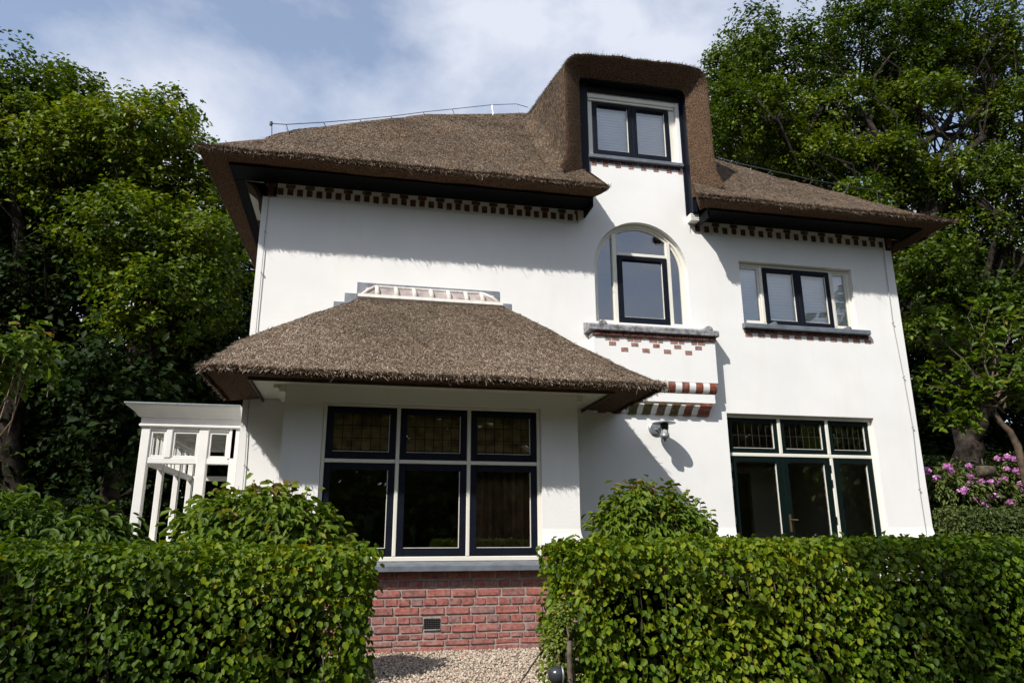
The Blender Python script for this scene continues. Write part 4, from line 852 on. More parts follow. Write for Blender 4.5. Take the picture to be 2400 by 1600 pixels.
for k in range(11):
    yy = VY + .3 + k * .28; m.box(vx0 + .1, vx1 - .01, yy, yy + .05, 2.55, 2.64)
m.build('ceiling_joist', WHITE, VER, kind='stuff')
m = MB(); m.bbox(vx0 - .02, vx1, VY - .03, VY + .16, .3, 1.085, .01); m.bbox(vx0 - .02, vx0 + .13, VY + .161, 3.7, .3, 1.085, .01); m.build('base_wall', WHITE, VER)
m = MB(); m.bbox(-1.92, -1.62, 3.55, 3.6, .5, 2.0, .008); m.build('back_door', CREAM, VER)

# ------------------------------------------------------------------ foliage
def leaf_arrays(p, nrm, size, aspect=.62, shape=4, fold=.18, dirs=None, curl=0.0):
    n = len(p); nrm = nrm / np.linalg.norm(nrm, axis=1)[:, None]
    d = rng.normal(size=(n, 3)) if dirs is None else dirs + rng.normal(0, .35, (n, 3))
    d = d - nrm * (d * nrm).sum(1)[:, None]; d /= np.maximum(np.linalg.norm(d, axis=1), 1e-6)[:, None]
    s = np.cross(nrm, d); L = size[:, None]; W = L * aspect * .5
    if shape == 4:
        pts = [p, p + d * L * .45 + s * W + nrm * L * fold, p + d * L, p + d * L * .45 - s * W + nrm * L * fold]
        V = np.stack(pts, 1).reshape(-1, 3); F = (np.array([[0, 1, 2], [0, 2, 3]])[None] + (np.arange(n) * 4)[:, None, None]).reshape(-1, 3); k = 4
    else:
        tip = -nrm * L * curl
        pts = [p, p + d * L * .26 + s * W * .96 + nrm * L * fold * .8, p + d * L * .74 + s * W * .84 + nrm * L * fold, p + d * L + tip, p + d * L * .74 - s * W * .84 + nrm * L * fold, p + d * L * .26 - s * W * .96 + nrm * L * fold * .8]
        V = np.stack(pts, 1).reshape(-1, 3); F = (np.array([[0, 1, 2, 3], [0, 3, 4, 5]])[None] + (np.arange(n) * 6)[:, None, None]).reshape(-1, 4); k = 6
    return V, F, k
def foliage(name, parent, p, nrm, size, mat, tint, shape=4, kind=None, **kw):
    V, F, k = leaf_arrays(p, nrm, size, shape=shape, **kw)
    return link(name, npmesh(name, V, F, mat, np.repeat(np.clip(tint, 0, 1), k)), parent, kind=kind)
def unit(n): d = rng.normal(size=(n, 3)); return d / np.linalg.norm(d, axis=1)[:, None]

def limb(m, a, b, r0, r1, bends=4, wob=.06, n=7):
    a, b = np.array(a, float), np.array(b, float); L = np.linalg.norm(b - a); pts = []
    for i in range(bends + 1):
        s = i / bends; q = a + (b - a) * s
        if 0 < i < bends: q = q + rng.normal(0, wob * L, 3)
        pts.append(q)
    m.tube(pts, [r0 + (r1 - r0) * i / bends for i in range(bends + 1)], n); return pts

def crown_points(blobs, per_m2, spread, leaves, shell=(.72, 1.03)):
    P, Nn, C = [], [], []
    for (cx_, cy_, cz_, rx, ry, rz) in blobs:
        area = 4 * math.pi * ((rx * ry) ** 1.6 / 3 + (rx * rz) ** 1.6 / 3 + (ry * rz) ** 1.6 / 3) ** (1 / 1.6)
        n = int(area * per_m2); d = unit(n); rr = rng.uniform(shell[0], shell[1], (n, 1)) ** .8
        lump = 1 + .24 * noise3(d * 3 + cx_, 2.2, 5)[:, None]
        c = np.array([cx_, cy_, cz_]) + d * np.array([rx, ry, rz]) * rr * lump
        k = rng.poisson(leaves, n) + 2; i = np.repeat(np.arange(n), k)
        tw = d * .8 + rng.normal(0, .55, (n, 3)) + np.array([0, 0, .25]); tw /= np.linalg.norm(tw, axis=1)[:, None]; Ls = spread * rng.uniform(.8, 3.4, (n, 1))
        o = tw[i] * Ls[i] * rng.uniform(-.45, 1, (len(i), 1)) + rng.normal(0, 1, (len(i), 3)) * spread * np.array([.55, .55, .4])
        P.append(c[i] + o); nv_ = d[i] * .5 + np.array([0, -.12, .75]) + rng.normal(0, .42, (len(i), 3)); Nn.append(nv_); C.append(c)
    return np.concatenate(P), np.concatenate(Nn), C
def tree(name, label, loc, blobs, mat, leaf=.13, per_m2=2.2, spread=.26, leaves=11, trunk_r=.25, bark=BARK, cat='tree', group=None, shell=(.72, 1.03), top=None, limbs=True, shape=4, twig_n=14, aspect=.62):
    T = thing(name, label, cat, loc, group); sub = []
    for b in blobs:
        sub.append((*b[:3], b[3] * .86, b[4] * .86, b[5] * .86))
        for q in range(9):
            d = unit(1)[0]; d[2] = d[2] * .9 + .08; rr = rng.uniform(.24, .5)
            sub.append((b[0] + d[0] * b[3] * .72, b[1] + d[1] * b[4] * .72, b[2] + d[2] * b[5] * .8, b[3] * rr, b[4] * rr, b[5] * rr))
    P, Nn, C = crown_points(sub, per_m2 * .60, spread, leaves, shell); C = [np.concatenate(C[i * 10:i * 10 + 10]) for i in range(len(blobs))]
    n = len(P); tint = np.clip(.46 + .16 * noise3(P, 1.3, 21) + .16 * noise3(P, 6, 22) + rng.normal(0, .17, n), 0, 1)
    foliage('crown', T, P, Nn, rng.uniform(leaf * .65, leaf * 1.3, n), mat, tint, shape=shape, aspect=aspect)
    m = MB(); base = np.array(loc, float); tp = np.array(top if top is not None else np.mean([b[:3] for b in blobs], 0))
    tk = limb(m, base - np.array([0, 0, .1]), tp, trunk_r * 1.15, trunk_r * .4, 6, .02, 10)
    m.build('trunk', bark, T, True)
    if limbs:
        m = MB()
        for b, cs in zip(blobs, C):
            j = int(rng.integers(2, 6)); s = tk[j]; c = np.array(b[:3]); pts = limb(m, s, c, trunk_r * .42, trunk_r * .14, 5, .07, 6)
            for q in rng.choice(len(cs), min(twig_n, len(cs)), replace=False): limb(m, pts[int(rng.integers(2, 6))], cs[q], trunk_r * .12, .008, 4, .08, 4)
        m.build('branch', bark, T, True, kind='stuff')
    return T

B = lambda u, v, y, rx, ry, rz: (*at(u, v, y), rx, ry, rz)
gl_ = lambda u, y: (at(u, 1000, y)[0], y, 0.0)
# left: a tall maple nearest, two dark ones behind and below
tree('maple_tree', 'tall bright green tree at the far left edge, highest of the left trees', gl_(90, 9), [B(60, 330, 9, 2.0, 2.0, 2.0), B(-120, 300, 9.5, 2.2, 2.2, 2.4), B(190, 400, 8.5, 1.6, 1.8, 1.4), B(130, 250, 9.6, 1.3, 1.4, 1.0)], MAPLE, .13, 19, .13, 13, .26)
tree('maple_tree', 'bright green tree whose crown reaches the left tip of the main thatched roof', gl_(285, 7.5), [B(330, 360, 8, 1.6, 1.6, 1.5), B(430, 480, 8, 1.35, 1.5, 1.5), B(300, 560, 7, 1.5, 1.4, 1.2), B(470, 640, 7.2, 1.2, 1.4, 1.3), B(380, 720, 6.7, 1.3, 1.3, .9)], MAPLE, .125, 20, .125, 13, .2)
tree('beech_tree', 'leafy tree low behind the white veranda, coloured dark for crown shade', gl_(250, 11), [B(90, 900, 10.5, 2.0, 1.8, 1.5), B(320, 960, 10.5, 2.0, 1.8, 1.5), B(500, 930, 10, 1.7, 1.6, 1.5), B(-90, 1050, 10.5, 2.2, 1.8, 1.5), B(200, 1080, 11, 2.2, 1.8, 1.3), B(-20, 620, 10.5, 2.2, 1.8, 2.0), B(20, 420, 11.5, 2.0, 1.6, 1.9), B(250, 500, 11, 1.8, 1.5, 1.7), B(440, 620, 11, 1.6, 1.5, 1.6), B(265, 900, 6.4, .9, .8, .7), B(280, 1020, 6.6, 1.0, .8, .7), B(100, 1110, 10.6, 2.0, 1.4, 1.3), B(330, 1130, 10.4, 1.8, 1.4, 1.2), B(540, 1110, 10.6, 1.8, 1.4, 1.3), B(130, 700, 9.5, 1.6, 1.4, 1.6), B(300, 870, 9.0, 1.6, 1.4, 1.2), B(480, 900, 9, 1.4, 1.3, 1.2), B(430, 1060, 10.8, 2.0, 1.8, 1.3), B(560, 760, 11, 1.4, 1.4, 1.6)], DARKLEAF, .19, 11, .25, 12, .24)  # dark leaves stand in for the shade cast by the upper crowns
# right: the old oak with its crooked limbs, a second behind, a dark mass low
OAKT = tree('oak_tree', 'big old oak with crooked dark limbs and mottled trunk right of the house', gl_(2215, 6.5), [B(1735, 290, 8.5, 1.5, 1.7, 1.4), B(1840, 150, 9, 2.0, 1.9, 1.7), B(1900, 380, 8, 1.4, 1.3, .9), B(2010, 520, 7, 1.4, 1.3, .9), B(2380, 480, 6.5, 1.4, 1.3, .9), B(2050, 90, 8.5, 2.0, 2.0, 1.6), B(2260, 60, 8, 2.1, 2.0, 1.7), B(2040, 400, 7.5, 1.3, 1.4, .8), B(2240, 430, 7, 1.6, 1.5, 1.0), B(2130, 180, 8.4, 1.5, 1.5, 1.2), B(2330, 200, 8.4, 1.6, 1.5, 1.2), B(2060, 330, 8.6, 1.3, 1.4, .9), B(2400, 300, 7.5, 1.9, 1.8, 1.7), B(1950, 260, 8, 1.3, 1.3, .8), B(2150, 250, 7.5, 1.2, 1.4, .7), B(2300, 560, 6.8, 1.5, 1.4, .9), B(2420, 640, 7, 1.6, 1.5, 1.2), B(2190, 650, 5.4, 1.1, 1.0, .7), B(2330, 720, 5.4, 1.2, 1.0, .7), B(2200, 770, 5.6, .9, .9, .5)], OAK, .13, 15, .13, 13, .36, shell=(.6, 1.03), top=at(2180, 420, 7.2))
m = MB()
for pts, r0, r1 in (([at(2185, 620, 6.9), at(2190, 480, 7), at(2130, 372, 7.2), at(2062, 332, 7.1), at(2040, 290, 7.2), at(2010, 250, 7.4)], .17, .05), ([at(2130, 372, 7.2), at(2152, 345, 7.1), at(2197, 316, 7.2), at(2230, 270, 7.4), at(2245, 190, 7.6)], .12, .05), ([at(2190, 500, 7), at(2270, 420, 7.2), at(2330, 330, 7.4), at(2390, 290, 7.5)], .12, .05),
                   ([at(2330, 330, 7.4), at(2300, 240, 7.5), at(2350, 150, 7.8)], .06, .03), ([at(1868, 420, 8.2), at(1876, 335, 8.3), at(1830, 305, 8.4), at(1780, 290, 8.5)], .13, .05), ([at(1876, 335, 8.3), at(1930, 250, 8.4), at(1990, 150, 8.6), at(2040, 60, 8.8)], .09, .035), ([at(1875, 700, 8), at(1868, 420, 8.2)], .17, .13), ([at(2040, 290, 7.2), at(2050, 180, 7.6), at(2110, 100, 7.9)], .06, .025), ([at(1930, 250, 8.4), at(1880, 190, 8.6), at(1850, 110, 8.8)], .05, .02)):
    m.tube(pts, list(np.linspace(r0, r1, len(pts))), 8)
m.build('limb', BARK, OAKT, True)
tree('oak_tree', 'leafy tree behind the right roof slope, left of the big oak', gl_(1790, 11), [B(1700, 330, 11, 1.5, 1.5, 1.4), B(1840, 420, 11.5, 1.7, 1.7, 1.2), B(1740, 160, 11, 1.2, 1.4, 1.1), B(1990, 520, 11, 1.8, 1.6, 1.2), B(1880, 330, 12, 1.7, 1.6, 1.5), B(2150, 620, 11.5, 1.9, 1.6, 1.6)], OAK, .13, 16, .13, 13, .25, shell=(.65, 1.03))
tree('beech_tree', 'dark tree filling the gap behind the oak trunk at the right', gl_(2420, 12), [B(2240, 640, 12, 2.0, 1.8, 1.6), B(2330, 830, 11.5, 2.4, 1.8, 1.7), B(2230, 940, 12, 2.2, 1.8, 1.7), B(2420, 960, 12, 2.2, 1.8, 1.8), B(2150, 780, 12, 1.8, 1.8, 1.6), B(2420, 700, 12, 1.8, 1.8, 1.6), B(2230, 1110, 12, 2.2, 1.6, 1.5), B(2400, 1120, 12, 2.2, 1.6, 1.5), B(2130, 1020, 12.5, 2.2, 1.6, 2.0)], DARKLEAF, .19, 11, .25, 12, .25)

# woodland behind the photographer: seen in the window panes, and it shades the left hedge; side and right-hedge crowns added for shade
def woodland_and_shade_trees():
    P, Nn = [], []
    bl = [(-26, -40, 4.5, 5, 4, 4), (-17, -43, 4.0, 5, 4, 4.2), (-8, -41, 4.5, 5, 4, 4.6), (2, -42, 4.2, 5, 4, 4.4), (11, -40, 4.6, 5, 4, 4.5), (20, -42, 5.5, 5.5, 4, 5.2), (29, -40, 5.8, 5, 4, 5), (38, -39, 5.2, 5, 4, 5), (-36, -38, 5, 5, 4, 5)]
    for b in bl:
        b = (b[0], b[1], b[2] + 1.5, b[3], b[4], b[5] + 1.6); q, nv_, _ = crown_points([b], 2.8, .5, 10); P.append(q); Nn.append(nv_)
    q, nv_, _ = crown_points([(-7.75, -10.4, 6.0, 1.7, 1.9, 1.3), (-10.4, -9.6, 6.6, 2.2, 2.0, 1.8), (-10.4, -11.4, 5.2, 2.0, 2.0, 1.4), (-8.6, -9.6, 5.2, 1.3, 1.4, 1.0)], 9.0, .28, 12); P.append(q); Nn.append(nv_)
    q, nv_, _ = crown_points([(-1.1, -10.2, 6.7, 1.5, 1.3, 1.0), (.4, -10.6, 6.2, 1.4, 1.3, 1.1), (1.8, -11, 6.6, 1.4, 1.3, 1.2)], 1.7, .26, 11); P.append(q); Nn.append(nv_)  # unseen crowns added to dapple the right hedge with shade
    for xx in range(-42, 46, 6):
        q, nv_, _ = crown_points([(xx, -36.5, 1.2, 4.2, 1.5, 2.2)], 3.0, .4, 10); P.append(q); Nn.append(nv_)
    for b in [(-24, -22, 7, 5, 5, 6.5), (-27, -12, 8, 5, 5, 7), (-24, -2, 8, 4.5, 5, 7), (-20, 7, 7, 4, 4, 6.5), (-21, -31, 7, 5, 5, 6.5), (27, -20, 7, 5, 5, 6.5), (27, -9, 8, 5, 5, 7), (24, 1, 8, 4.5, 5, 7), (-13, -30, 5.5, 5, 4, 5), (33, -30, 7, 5, 5, 6)]:  # side trees out of view, added to cut down the sky light
        q, nv_, _ = crown_points([b], 1.6, .5, 10); P.append(q); Nn.append(nv_)
    P, Nn = np.concatenate(P), np.concatenate(Nn); n = len(P)
    big = np.where((P[:, 1] < -25) | (np.abs(P[:, 0]) > 14), rng.uniform(.5, .9, n), rng.uniform(.15, .25, n))
    tag(foliage('woodland_and_shade_trees', None, P, Nn, big, OAK, .4 + rng.normal(0, .2, n)), kind='stuff')
woodland_and_shade_trees()

# ---- hedges with single leaves
LEAFV = []
def leaf_variants(mat, aspect, fold=.16, curl=.1):
    out = []
    for k in range(8):
        V, F, kk = leaf_arrays(np.zeros((1, 3)), np.array([[0., 0, 1]]), np.array([1.0]), aspect, 6, fold, np.array([[0., 1, 0]]) * 50, curl)
        out.append(npmesh('leaf', V, F, mat, np.full(kk, .12 + .1 * k + (.1 if k == 7 else 0))))
    return out
BEECHV = leaf_variants(BEECH, .74); SHRUBV = leaf_variants(SHRUB, .42, .12, .15)
def inframe(P):
    c = (P - CAM) @ RM.T; u = 1200 + FPX * c[:, 0] / c[:, 2]; v = 800 - FPX * c[:, 1] / c[:, 2]
    return (c[:, 2] > 0) & (u > 15) & (u < 2385) & (v > 15) & (v < 1585)
def single_leaves(parent, variants, P, Nn, size, tint, cnt=300):
    """the leaves nearest the camera become parts of their own; returns the mask of the rest"""
    ok = inframe(P); d = np.linalg.norm(P - CAM, axis=1) - (np.abs(Nn[:, 1])) * .25 - size * 3; d[~ok] = 1e9
    pick = np.argsort(d)[:cnt]; rest = np.ones(len(P), bool); rest[pick] = False
    for i in pick:
        if not ok[i]: rest[i] = True; continue
        q = Vector(Nn[i]).to_track_quat('Z', 'Y').to_matrix() @ Matrix.Rotation(random.uniform(-.9, .9) + math.pi, 3, 'Z')
        # hang the tip downwards
        link('leaf', variants[min(7, int(tint[i] * 8))], parent, P[i], q.to_euler(), (size[i],) * 3)
    return rest
def hedge(name, label, x0, x1, y0, y1, zt, mat, variants, dens=1500, leaf=.06, seed=1, bulge=.05, wall_z=0.0, singles=300, core=INK, yellow_sunlit=None, cat='hedge', aspect=.74, shape=6):
    T = thing(name, label, cat, ((x0 + x1) / 2, (y0 + y1) / 2, wall_z)); P, Nn = [], []
    def face(n, o, a, b, nv_):
        u, v = rng.random((n, 1)), rng.random((n, 1)); q = np.array(o) + np.array(a) * u + np.array(b) * v; P.append(q); Nn.append(np.tile(np.array(nv_, float), (n, 1)))
    LX, LYy, LZz = x1 - x0, y1 - y0, zt - wall_z
    face(int(dens * LX * LZz), (x0, y0, wall_z), (LX, 0, 0), (0, 0, LZz), (0, -1, .25)); face(int(dens * LX * LYy), (x0, y0, zt), (LX, 0, 0), (0, LYy, 0), (0, -.15, 1))
    face(int(dens * LYy * LZz), (x0, y0, wall_z), (0, LYy, 0), (0, 0, LZz), (-1, 0, .25)); face(int(dens * LYy * LZz), (x1, y0, wall_z), (0, LYy, 0), (0, 0, LZz), (1, 0, .25))
    P, Nn = np.concatenate(P), np.concatenate(Nn)
    if singles:
        kp = (rng.random(len(P)) < np.clip(.66 + .4 * noise3(P, 13, seed + 8), .3, 1)) | ((Nn[:, 2] > .9) & (rng.random(len(P)) < .8)); P, Nn = P[kp], Nn[kp]
    n = len(P)
    # round the long top edges and let the surface swell and sink
    c = np.array([(x0 + x1) / 2, (y0 + y1) / 2, 0]); depth = np.abs(rng.normal(0, .075, n)) + (rng.random(n) < .25) * rng.uniform(.05, .22, n); nl = Nn / np.linalg.norm(Nn, axis=1)[:, None]
    sw = bulge * (noise3(P, 4.5, seed) + .6 * noise3(P, 11, seed + 1)) * np.where(nl[:, 2] > .9, .35, 1)
    P = P + nl * (sw - depth + .03)[:, None]
    ez = np.clip((P[:, 2] - (zt - .14)) / .14, 0, 1.4); P[:, 1] += np.where(P[:, 1] < (y0 + y1) / 2, 1, -1) * ez ** 2 * .05
    ex = np.clip(1 - np.abs(P[:, 1] - y0) / .16, 0, 1) ; P[:, 2] -= np.where(nl[:, 2] > .9, ex ** 2 * .06, 0)
    stray = rng.random(n) < .012; P = P + nl * (stray * rng.uniform(0, .06, n))[:, None]
    Nn = nl + rng.normal(0, .72, (n, 3)) + np.array([0, -.05, .3])
    size = rng.uniform(leaf * .6, leaf * 1.25, n); tint = np.clip(.42 + .18 * noise3(P, 2.2, seed + 5) + rng.normal(0, .17, n), 0, .93)
    if yellow_sunlit is not None:
        yl = np.exp(-((P[:, 0] - yellow_sunlit[0]) ** 2 / yellow_sunlit[1] ** 2 + (P[:, 2] - yellow_sunlit[2]) ** 2 / yellow_sunlit[3] ** 2)); tint = np.clip(tint + yl * rng.uniform(0, .55, n), 0, 1)
    dirs = nl * .35 + np.array([0, -.15, -.85])
    rest = single_leaves(T, variants, P, Nn, size, tint, singles) if singles else np.ones(n, bool)
    foliage('foliage', T, P[rest], Nn[rest], size[rest], mat, tint[rest], shape=shape, kind='stuff' if singles else None, dirs=dirs[rest], aspect=aspect, curl=.08)
    m = MB(); m.box(x0 + .22, x1 - .22, y0 + .30, y1 - .2, wall_z - .02, zt - .26); m.build('hedge_shade_core', core, T)  # added black box that shows as shade behind the leaves
    m = MB()
    for k in range(int(LX * 9)):
        xx = rng.uniform(x0 + .05, x1 - .05); limb(m, (xx, y0 + .09, wall_z), (xx + rng.normal(0, .1), y0 + .06, zt - .1), .007, .003, 4, .03, 4)
    if singles: m.build('stem', TWIG, T, kind='stuff')
    return T
gxl = at(872, 1430, -5)[0]; gxr = at(1352, 1430, -5)[0]
hedge('hedge', 'clipped beech hedge at the lower left, left of the gravel gap', -3.4, gxl - .04, -5.0, -4.1, 1.075, BEECH, BEECHV, 4200, .040, 3, yellow_sunlit=(-.30, .55, .85, .7))  # lighter tint painted at the gap end in place of sun sparkle
hedge('hedge', 'clipped beech hedge at the lower right with yellowish leaves at its gap end', gxr + .03, 5.6, -5.0, -4.1, 1.095, BEECH, BEECHV, 4300, .041, 9, yellow_sunlit=(1.3, .35, .95, .5))
hedge('low_hedge', 'dark clipped low hedge under the pink rhododendron', 8.1, 13.5, -0.35, 0.25, at(2300, 1190, -.35)[2], RHODO, None, 2200, .05, 15, .03, singles=0, shape=4)
hedge('tall_hedge', 'added dark hedge standing in for the black gap behind the rhododendron', 8.6, 24, 8.8, 9.8, 3.4, DARKLEAF, None, 420, .10, 19, .08, singles=0, shape=4)  # added hedge, its dark colour fills a gap that is only shade
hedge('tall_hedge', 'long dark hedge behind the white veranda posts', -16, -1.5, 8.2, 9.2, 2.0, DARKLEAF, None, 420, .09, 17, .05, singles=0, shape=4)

def bush(name, label, blobs, mat, variants, n, leaf, base, cat='shrub', singles=300, shoots=(), aspect=.45, tintb=.55, twig=TWIG, shape=6, up=.5):
    T = thing(name, label, cat, base); P, Nn, D = [], [], []
    tot = sum(b[3] * b[5] for b in blobs)
    for b in blobs:
        k = int(n * b[3] * b[5] / tot); cl = max(8, k // 9); d = unit(cl); d[:, 2] = np.abs(d[:, 2]) * 1.15 - .25; r = rng.uniform(.5, 1.22, (cl, 1)) ** 1.1
        c = np.array(b[:3]) + d * np.array(b[3:]) * r; i = rng.integers(0, cl, k)
        o = rng.normal(0, 1, (k, 3)) * leaf * .75; P.append(c[i] + o); Nn.append(d[i] * .45 + np.array([0, -.2, up + .2]) + rng.normal(0, .35, (k, 3))); D.append(d[i] * .8 + np.array([0, -.1, -.3]))
    m = MB()
    for b in blobs:
        for q in range(7):
            d = unit(1)[0]; d[2] = abs(d[2]); limb(m, np.array(base) + rng.normal(0, .06, 3) * [1, 1, 0], np.array(b[:3]) + d * np.array(b[3:]) * .9, .012, .004, 4, .04, 5)
    for s in shoots:                                     # upright young shoots with leaf pairs
        s = np.array(s); b0 = s - np.array([rng.normal(0, .03), 0, .3]); limb(m, b0, s, .005, .002, 3, .03, 4)
        k = 14; h = rng.uniform(.2, 1.02, k); q = b0 + (s - b0) * h[:, None]; P.append(q); a = rng.uniform(0, 6.28, k); D.append(np.stack([np.cos(a), np.sin(a), np.full(k, .35)], 1)); Nn.append(np.array([0, -.1, 1.0]) + rng.normal(0, .3, (k, 3)))
    P, Nn, D = np.concatenate(P), np.concatenate(Nn), np.concatenate(D); k = len(P); size = rng.uniform(leaf * .6, leaf * 1.25, k)
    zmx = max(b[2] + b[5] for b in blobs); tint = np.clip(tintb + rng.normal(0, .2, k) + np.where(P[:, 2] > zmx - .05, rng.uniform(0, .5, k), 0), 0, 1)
    rest = single_leaves(T, variants, P, Nn, size, tint, singles) if singles else np.ones(k, bool)
    foliage('foliage', T, P[rest], Nn[rest], size[rest], mat, tint[rest], shape=shape, kind='stuff' if singles else None, dirs=D[rest] * 2, aspect=aspect, curl=.12)
    m.build('stem', twig, T, kind='stuff'); return T
yb_ = -2.6
bush('shrub', 'leafy green shrub in front of the bay, behind the left hedge', [B(600, 1245, yb_, .37, .40, .27), B(515, 1240, yb_, .29, .36, .25), B(690, 1255, yb_, .30, .36, .24), B(600, 1340, yb_, .6, .45, .4), B(630, 1190, yb_ + .1, .24, .26, .14), B(735, 1295, yb_, .22, .26, .18)], SHRUB, SHRUBV, 5600, .088, (at(600, 1400, yb_)[0], yb_, 0), shoots=[at(u, v, yb_) for u, v in ((560, 1138), (610, 1128), (640, 1124), (680, 1132), (720, 1150), (745, 1165), (760, 1200), (470, 1170), (520, 1150), (440, 1200))])
yb_ = -1.3
bush('shrub', 'leafy green shrub against the shaded wall under the round lamp', [B(1530, 1240, yb_, .44, .40, .36), B(1460, 1245, yb_, .28, .36, .28), B(1595, 1245, yb_, .28, .36, .25), B(1530, 1360, yb_, .62, .45, .5), B(1510, 1175, yb_, .32, .3, .16)], SHRUB, SHRUBV, 5200, .086, (at(1530, 1400, yb_)[0], yb_, 0), shoots=[at(u, v, yb_) for u, v in ((1485, 1120), (1515, 1128), (1450, 1140), (1560, 1130), (1610, 1142), (1640, 1165), (1665, 1195), (1440, 1160), (1420, 1165), (1575, 1135))])
yb_ = -2.2
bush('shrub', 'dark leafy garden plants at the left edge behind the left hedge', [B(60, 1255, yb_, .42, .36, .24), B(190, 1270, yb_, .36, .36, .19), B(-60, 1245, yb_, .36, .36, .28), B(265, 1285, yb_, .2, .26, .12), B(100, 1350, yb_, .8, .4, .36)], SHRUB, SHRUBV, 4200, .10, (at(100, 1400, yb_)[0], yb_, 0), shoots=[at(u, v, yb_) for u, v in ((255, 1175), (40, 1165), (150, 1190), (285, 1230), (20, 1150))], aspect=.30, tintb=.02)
yb_ = -1.0
bush('sapling', 'sunlit leafy branches hanging in at the left edge', [B(10, 825, yb_, .34, .4, .22), B(-70, 870, yb_, .42, .4, .32), B(60, 850, yb_, .20, .3, .12)], SHRUB, SHRUBV, 650, .12, (at(-260, 1300, yb_)[0], yb_, 0), cat='tree', singles=120, aspect=.5, tintb=.35, twig=PALETWIG, shoots=[at(120, 830, yb_), at(125, 862, yb_), at(60, 775, yb_)])
# airy shrub with pale twigs at the right
yb_ = 0.3
PALE = thing('small_tree', 'airy small tree with pale bare twigs above the rhododendron', 'tree', (at(2385, 1100, yb_)[0], yb_, 0)); m = MB(); P = []; D = []
t1 = at(2330, 965, yb_); k0 = at(2385, 1045, yb_); kk = np.array(k0); tt1 = np.array(t1); m.tube([(kk[0] + .16, yb_, -.05), (kk[0] + .13, yb_, .35), (kk[0] + .08, yb_ - .02, .7), kk, kk * .6 + tt1 * .4 + np.array([.03, 0, .02]), kk * .3 + tt1 * .7 + np.array([-.02, 0, 0]), tt1], [.075, .068, .06, .054, .048, .042, .036], 9)
ends = [(2195, 862), (2185, 905), (2190, 770), (2230, 768), (2268, 742), (2300, 745), (2335, 800), (2240, 850), (2200, 925), (2195, 985), (2240, 1020), (2370, 760), (2400, 800), (2420, 870), (2210, 815), (2260, 930), (2390, 900), (2320, 850), (2280, 880), (2450, 940), (2225, 980)]
for u, v in ends:
    e = at(u, v, yb_ + rng.uniform(-.1, .5)); pts = limb(m, np.array(t1) + np.array([rng.normal(0, .1), rng.normal(0, .08), rng.uniform(-.12, .3)]), e, .022, .005, 5, .035, 5)
    for q in range(6):
        a = pts[int(rng.integers(2, 6))]; b = a + (np.array(e) - t1) * rng.uniform(.1, .35) + rng.normal(0, .14, 3); limb(m, a, b, .007, .003, 3, .05, 4)
        for w2 in range(14): P.append(a + (b - a) * rng.uniform(.2, 1.05) + rng.normal(0, .02, 3)); D.append((b - a) / np.linalg.norm(b - a) * .5 + rng.normal(0, .6, 3))
m.build('branch', TWIG, PALE, True); limb(m2 := MB(), t1, np.array(t1) + np.array([.06, .05, .42]), .034, .016, 4, .05, 7); m2.build('trunk', TWIG, PALE, True); P = np.array(P); D = np.array(D); n = len(P)
foliage('crown', PALE, P, np.array([0, -.25, 1.]) + rng.normal(0, .4, (n, 3)), rng.uniform(.09, .20, n), SHRUB, np.clip(.42 + rng.normal(0, .2, n), 0, .95), shape=6, dirs=D * 2, aspect=.40)

# rhododendron with pink trusses
yb_ = 0.9
RH = bush('rhododendron', 'dark rhododendron covered in pink flower trusses at the right edge', [B(2260, 1150, yb_, .72, .5, .36), B(2390, 1140, yb_, .75, .5, .42), B(2215, 1165, yb_, .38, .5, .32), B(2320, 1230, yb_, 1.1, .55, .42)], RHODO, None, 16000, .10, (at(2300, 1300, yb_)[0], yb_, 0), singles=0, aspect=.32, tintb=.5, shape=4)
fl = [(2195, 1120), (2230, 1105), (2222, 1094), (2272, 1093), (2275, 1116), (2273, 1132), (2300, 1127), (2320, 1128), (2337, 1130), (2354, 1121), (2255, 1152), (2262, 1148), (2284, 1171), (2306, 1182), (2315, 1166), (2334, 1164), (2369, 1178), (2360, 1100), (2338, 1075), (2360, 1072), (2378, 1076), (2387, 1060), (2386, 1104), (2396, 1150), (2393, 1135), (2172, 1104), (2290, 1170), (2322, 1138)]
FM = []
for k in range(4):
    d = unit(46); d[:, 2] = np.abs(d[:, 2]) * .9 - .12; V, F, kk = leaf_arrays(d * .062, d + rng.normal(0, .3, d.shape), np.full(46, .055), .9, 4, .1); FM.append(npmesh('flower', V, F, PETAL, np.repeat(rng.random(46), kk), False))
for u, v in fl: link('flower', random.choice(FM), RH, at(u, v, yb_ - .50 + random.uniform(-.03, .05)), (random.uniform(.2, .7), random.uniform(-.3, .3), random.uniform(0, 6)), (random.uniform(.6, .85),) * 3)
# hollow log among the flowers
lp = at(2310, 1104, 0.38)
LOG = thing('nest_log', 'hollow grey log lying among the pink rhododendron flowers', 'log', (lp[0], lp[1], lp[2] - .1))
m = MB(); m.lathe([(.06, -.13), (.085, -.115), (.09, 0), (.085, .115), (.074, .12), (.066, .115), (.056, -.08), (0, -.08)], lp, 14, 'x'); recalc(m.build('log', LOGWOOD, LOG, True))
m = MB(); m.tube([(lp[0] - .03, lp[1], lp[2] + .10), (lp[0] - .01, lp[1] + .02, lp[2] + .19)], .012, 6); m.build('stub', LOGWOOD, LOG)

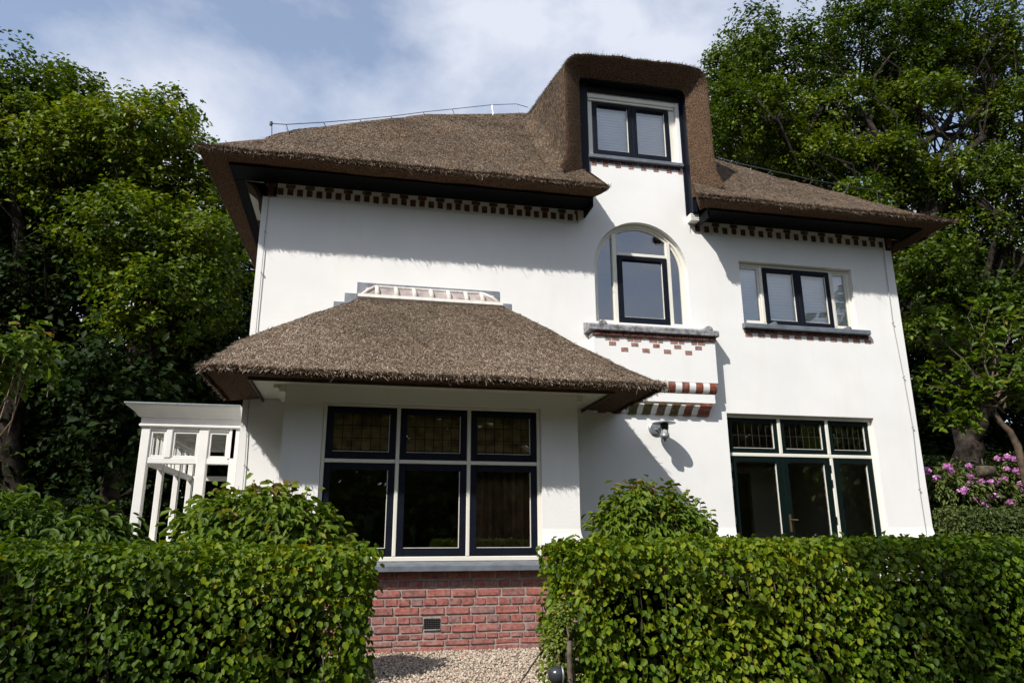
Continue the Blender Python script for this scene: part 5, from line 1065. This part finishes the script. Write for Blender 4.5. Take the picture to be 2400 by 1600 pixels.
# bright green climber, stump and stake beside the gravel, dome lamp below
gx = at(1322, 1500, -4.93)
bush('climber', 'bright lime green small leaved plant at the gap end of the right hedge', [B(1316, 1450, -4.93, .028, .04, .09), B(1308, 1510, -4.93, .036, .04, .10), B(1310, 1575, -4.93, .036, .04, .08)], LIME, None, 2600, .021, (gx[0], -4.93, 0), cat='plant', singles=0, aspect=.7, tintb=.5, shape=4)
sp = at(1334, 1500, -5.0)
STP = thing('post', 'weathered brown post at the gap end of the right hedge', 'post', (sp[0], -5.0, 0)); m = MB(); limb(m, (sp[0], -5.0, -.05), at(1333, 1500, -5.0), .017, .014, 6, .006, 8); m.build('stump', BARKPOST, STP, True)
a, b = at(1276, 1515, -4.6), at(1312, 1462, -4.75)
STK = thing('stake', 'thin leaning reddish stake between gravel and right hedge', 'stake', (a[0] - .02, a[1], 0)); m = MB(); d_ = (np.array(a) - np.array(b)); foot = np.array(a) + d_ * (a[2] / max(-d_[2], .05)); m.tube([foot, a, b], .005, 6); m.build('rod', TWIG, STK)
dl = at(1306, 1580, -4.98)
DL = thing('garden_lamp', 'black domed garden spotlight at the foot of the right hedge', 'garden lamp', (dl[0] + .03, dl[1], 0))
m = MB(); m.lathe([(.0, -.05), (.02, -.046), (.036, -.033), (.045, -.010), (.047, .016), (.04, .02)], (dl[0], dl[1], dl[2]), 22, 'x'); recalc(m.build('dome', DARKMETAL, DL, True))
m = MB(); m.lathe([(.047, .017), (.049, .025), (.041, .028), (0, .028)], (dl[0], dl[1], dl[2]), 22, 'x'); m.build('rim', METAL, DL, True)
m = MB(); m.tube([(dl[0] + .03, dl[1], 0), (dl[0] + .03, dl[1], dl[2] - .025), (dl[0] + .01, dl[1], dl[2] - .025)], .011, 8); m.build('stem', DARKMETAL, DL)
# things of a kind share a group phrase
for o in S.objects:
    if o.parent is None and 'category' in o.keys():
        k = o.name.split('.')[0]
        if k in ('maple_tree', 'beech_tree', 'oak_tree'): o['group'] = 'tall trees behind the house'
        elif k == 'hedge': o['group'] = 'clipped beech hedges along the front'
        elif k == 'tall_hedge': o['group'] = 'tall dark hedges at the back of the garden'
        elif k == 'shrub': o['group'] = 'leafy shrubs between hedge and house'
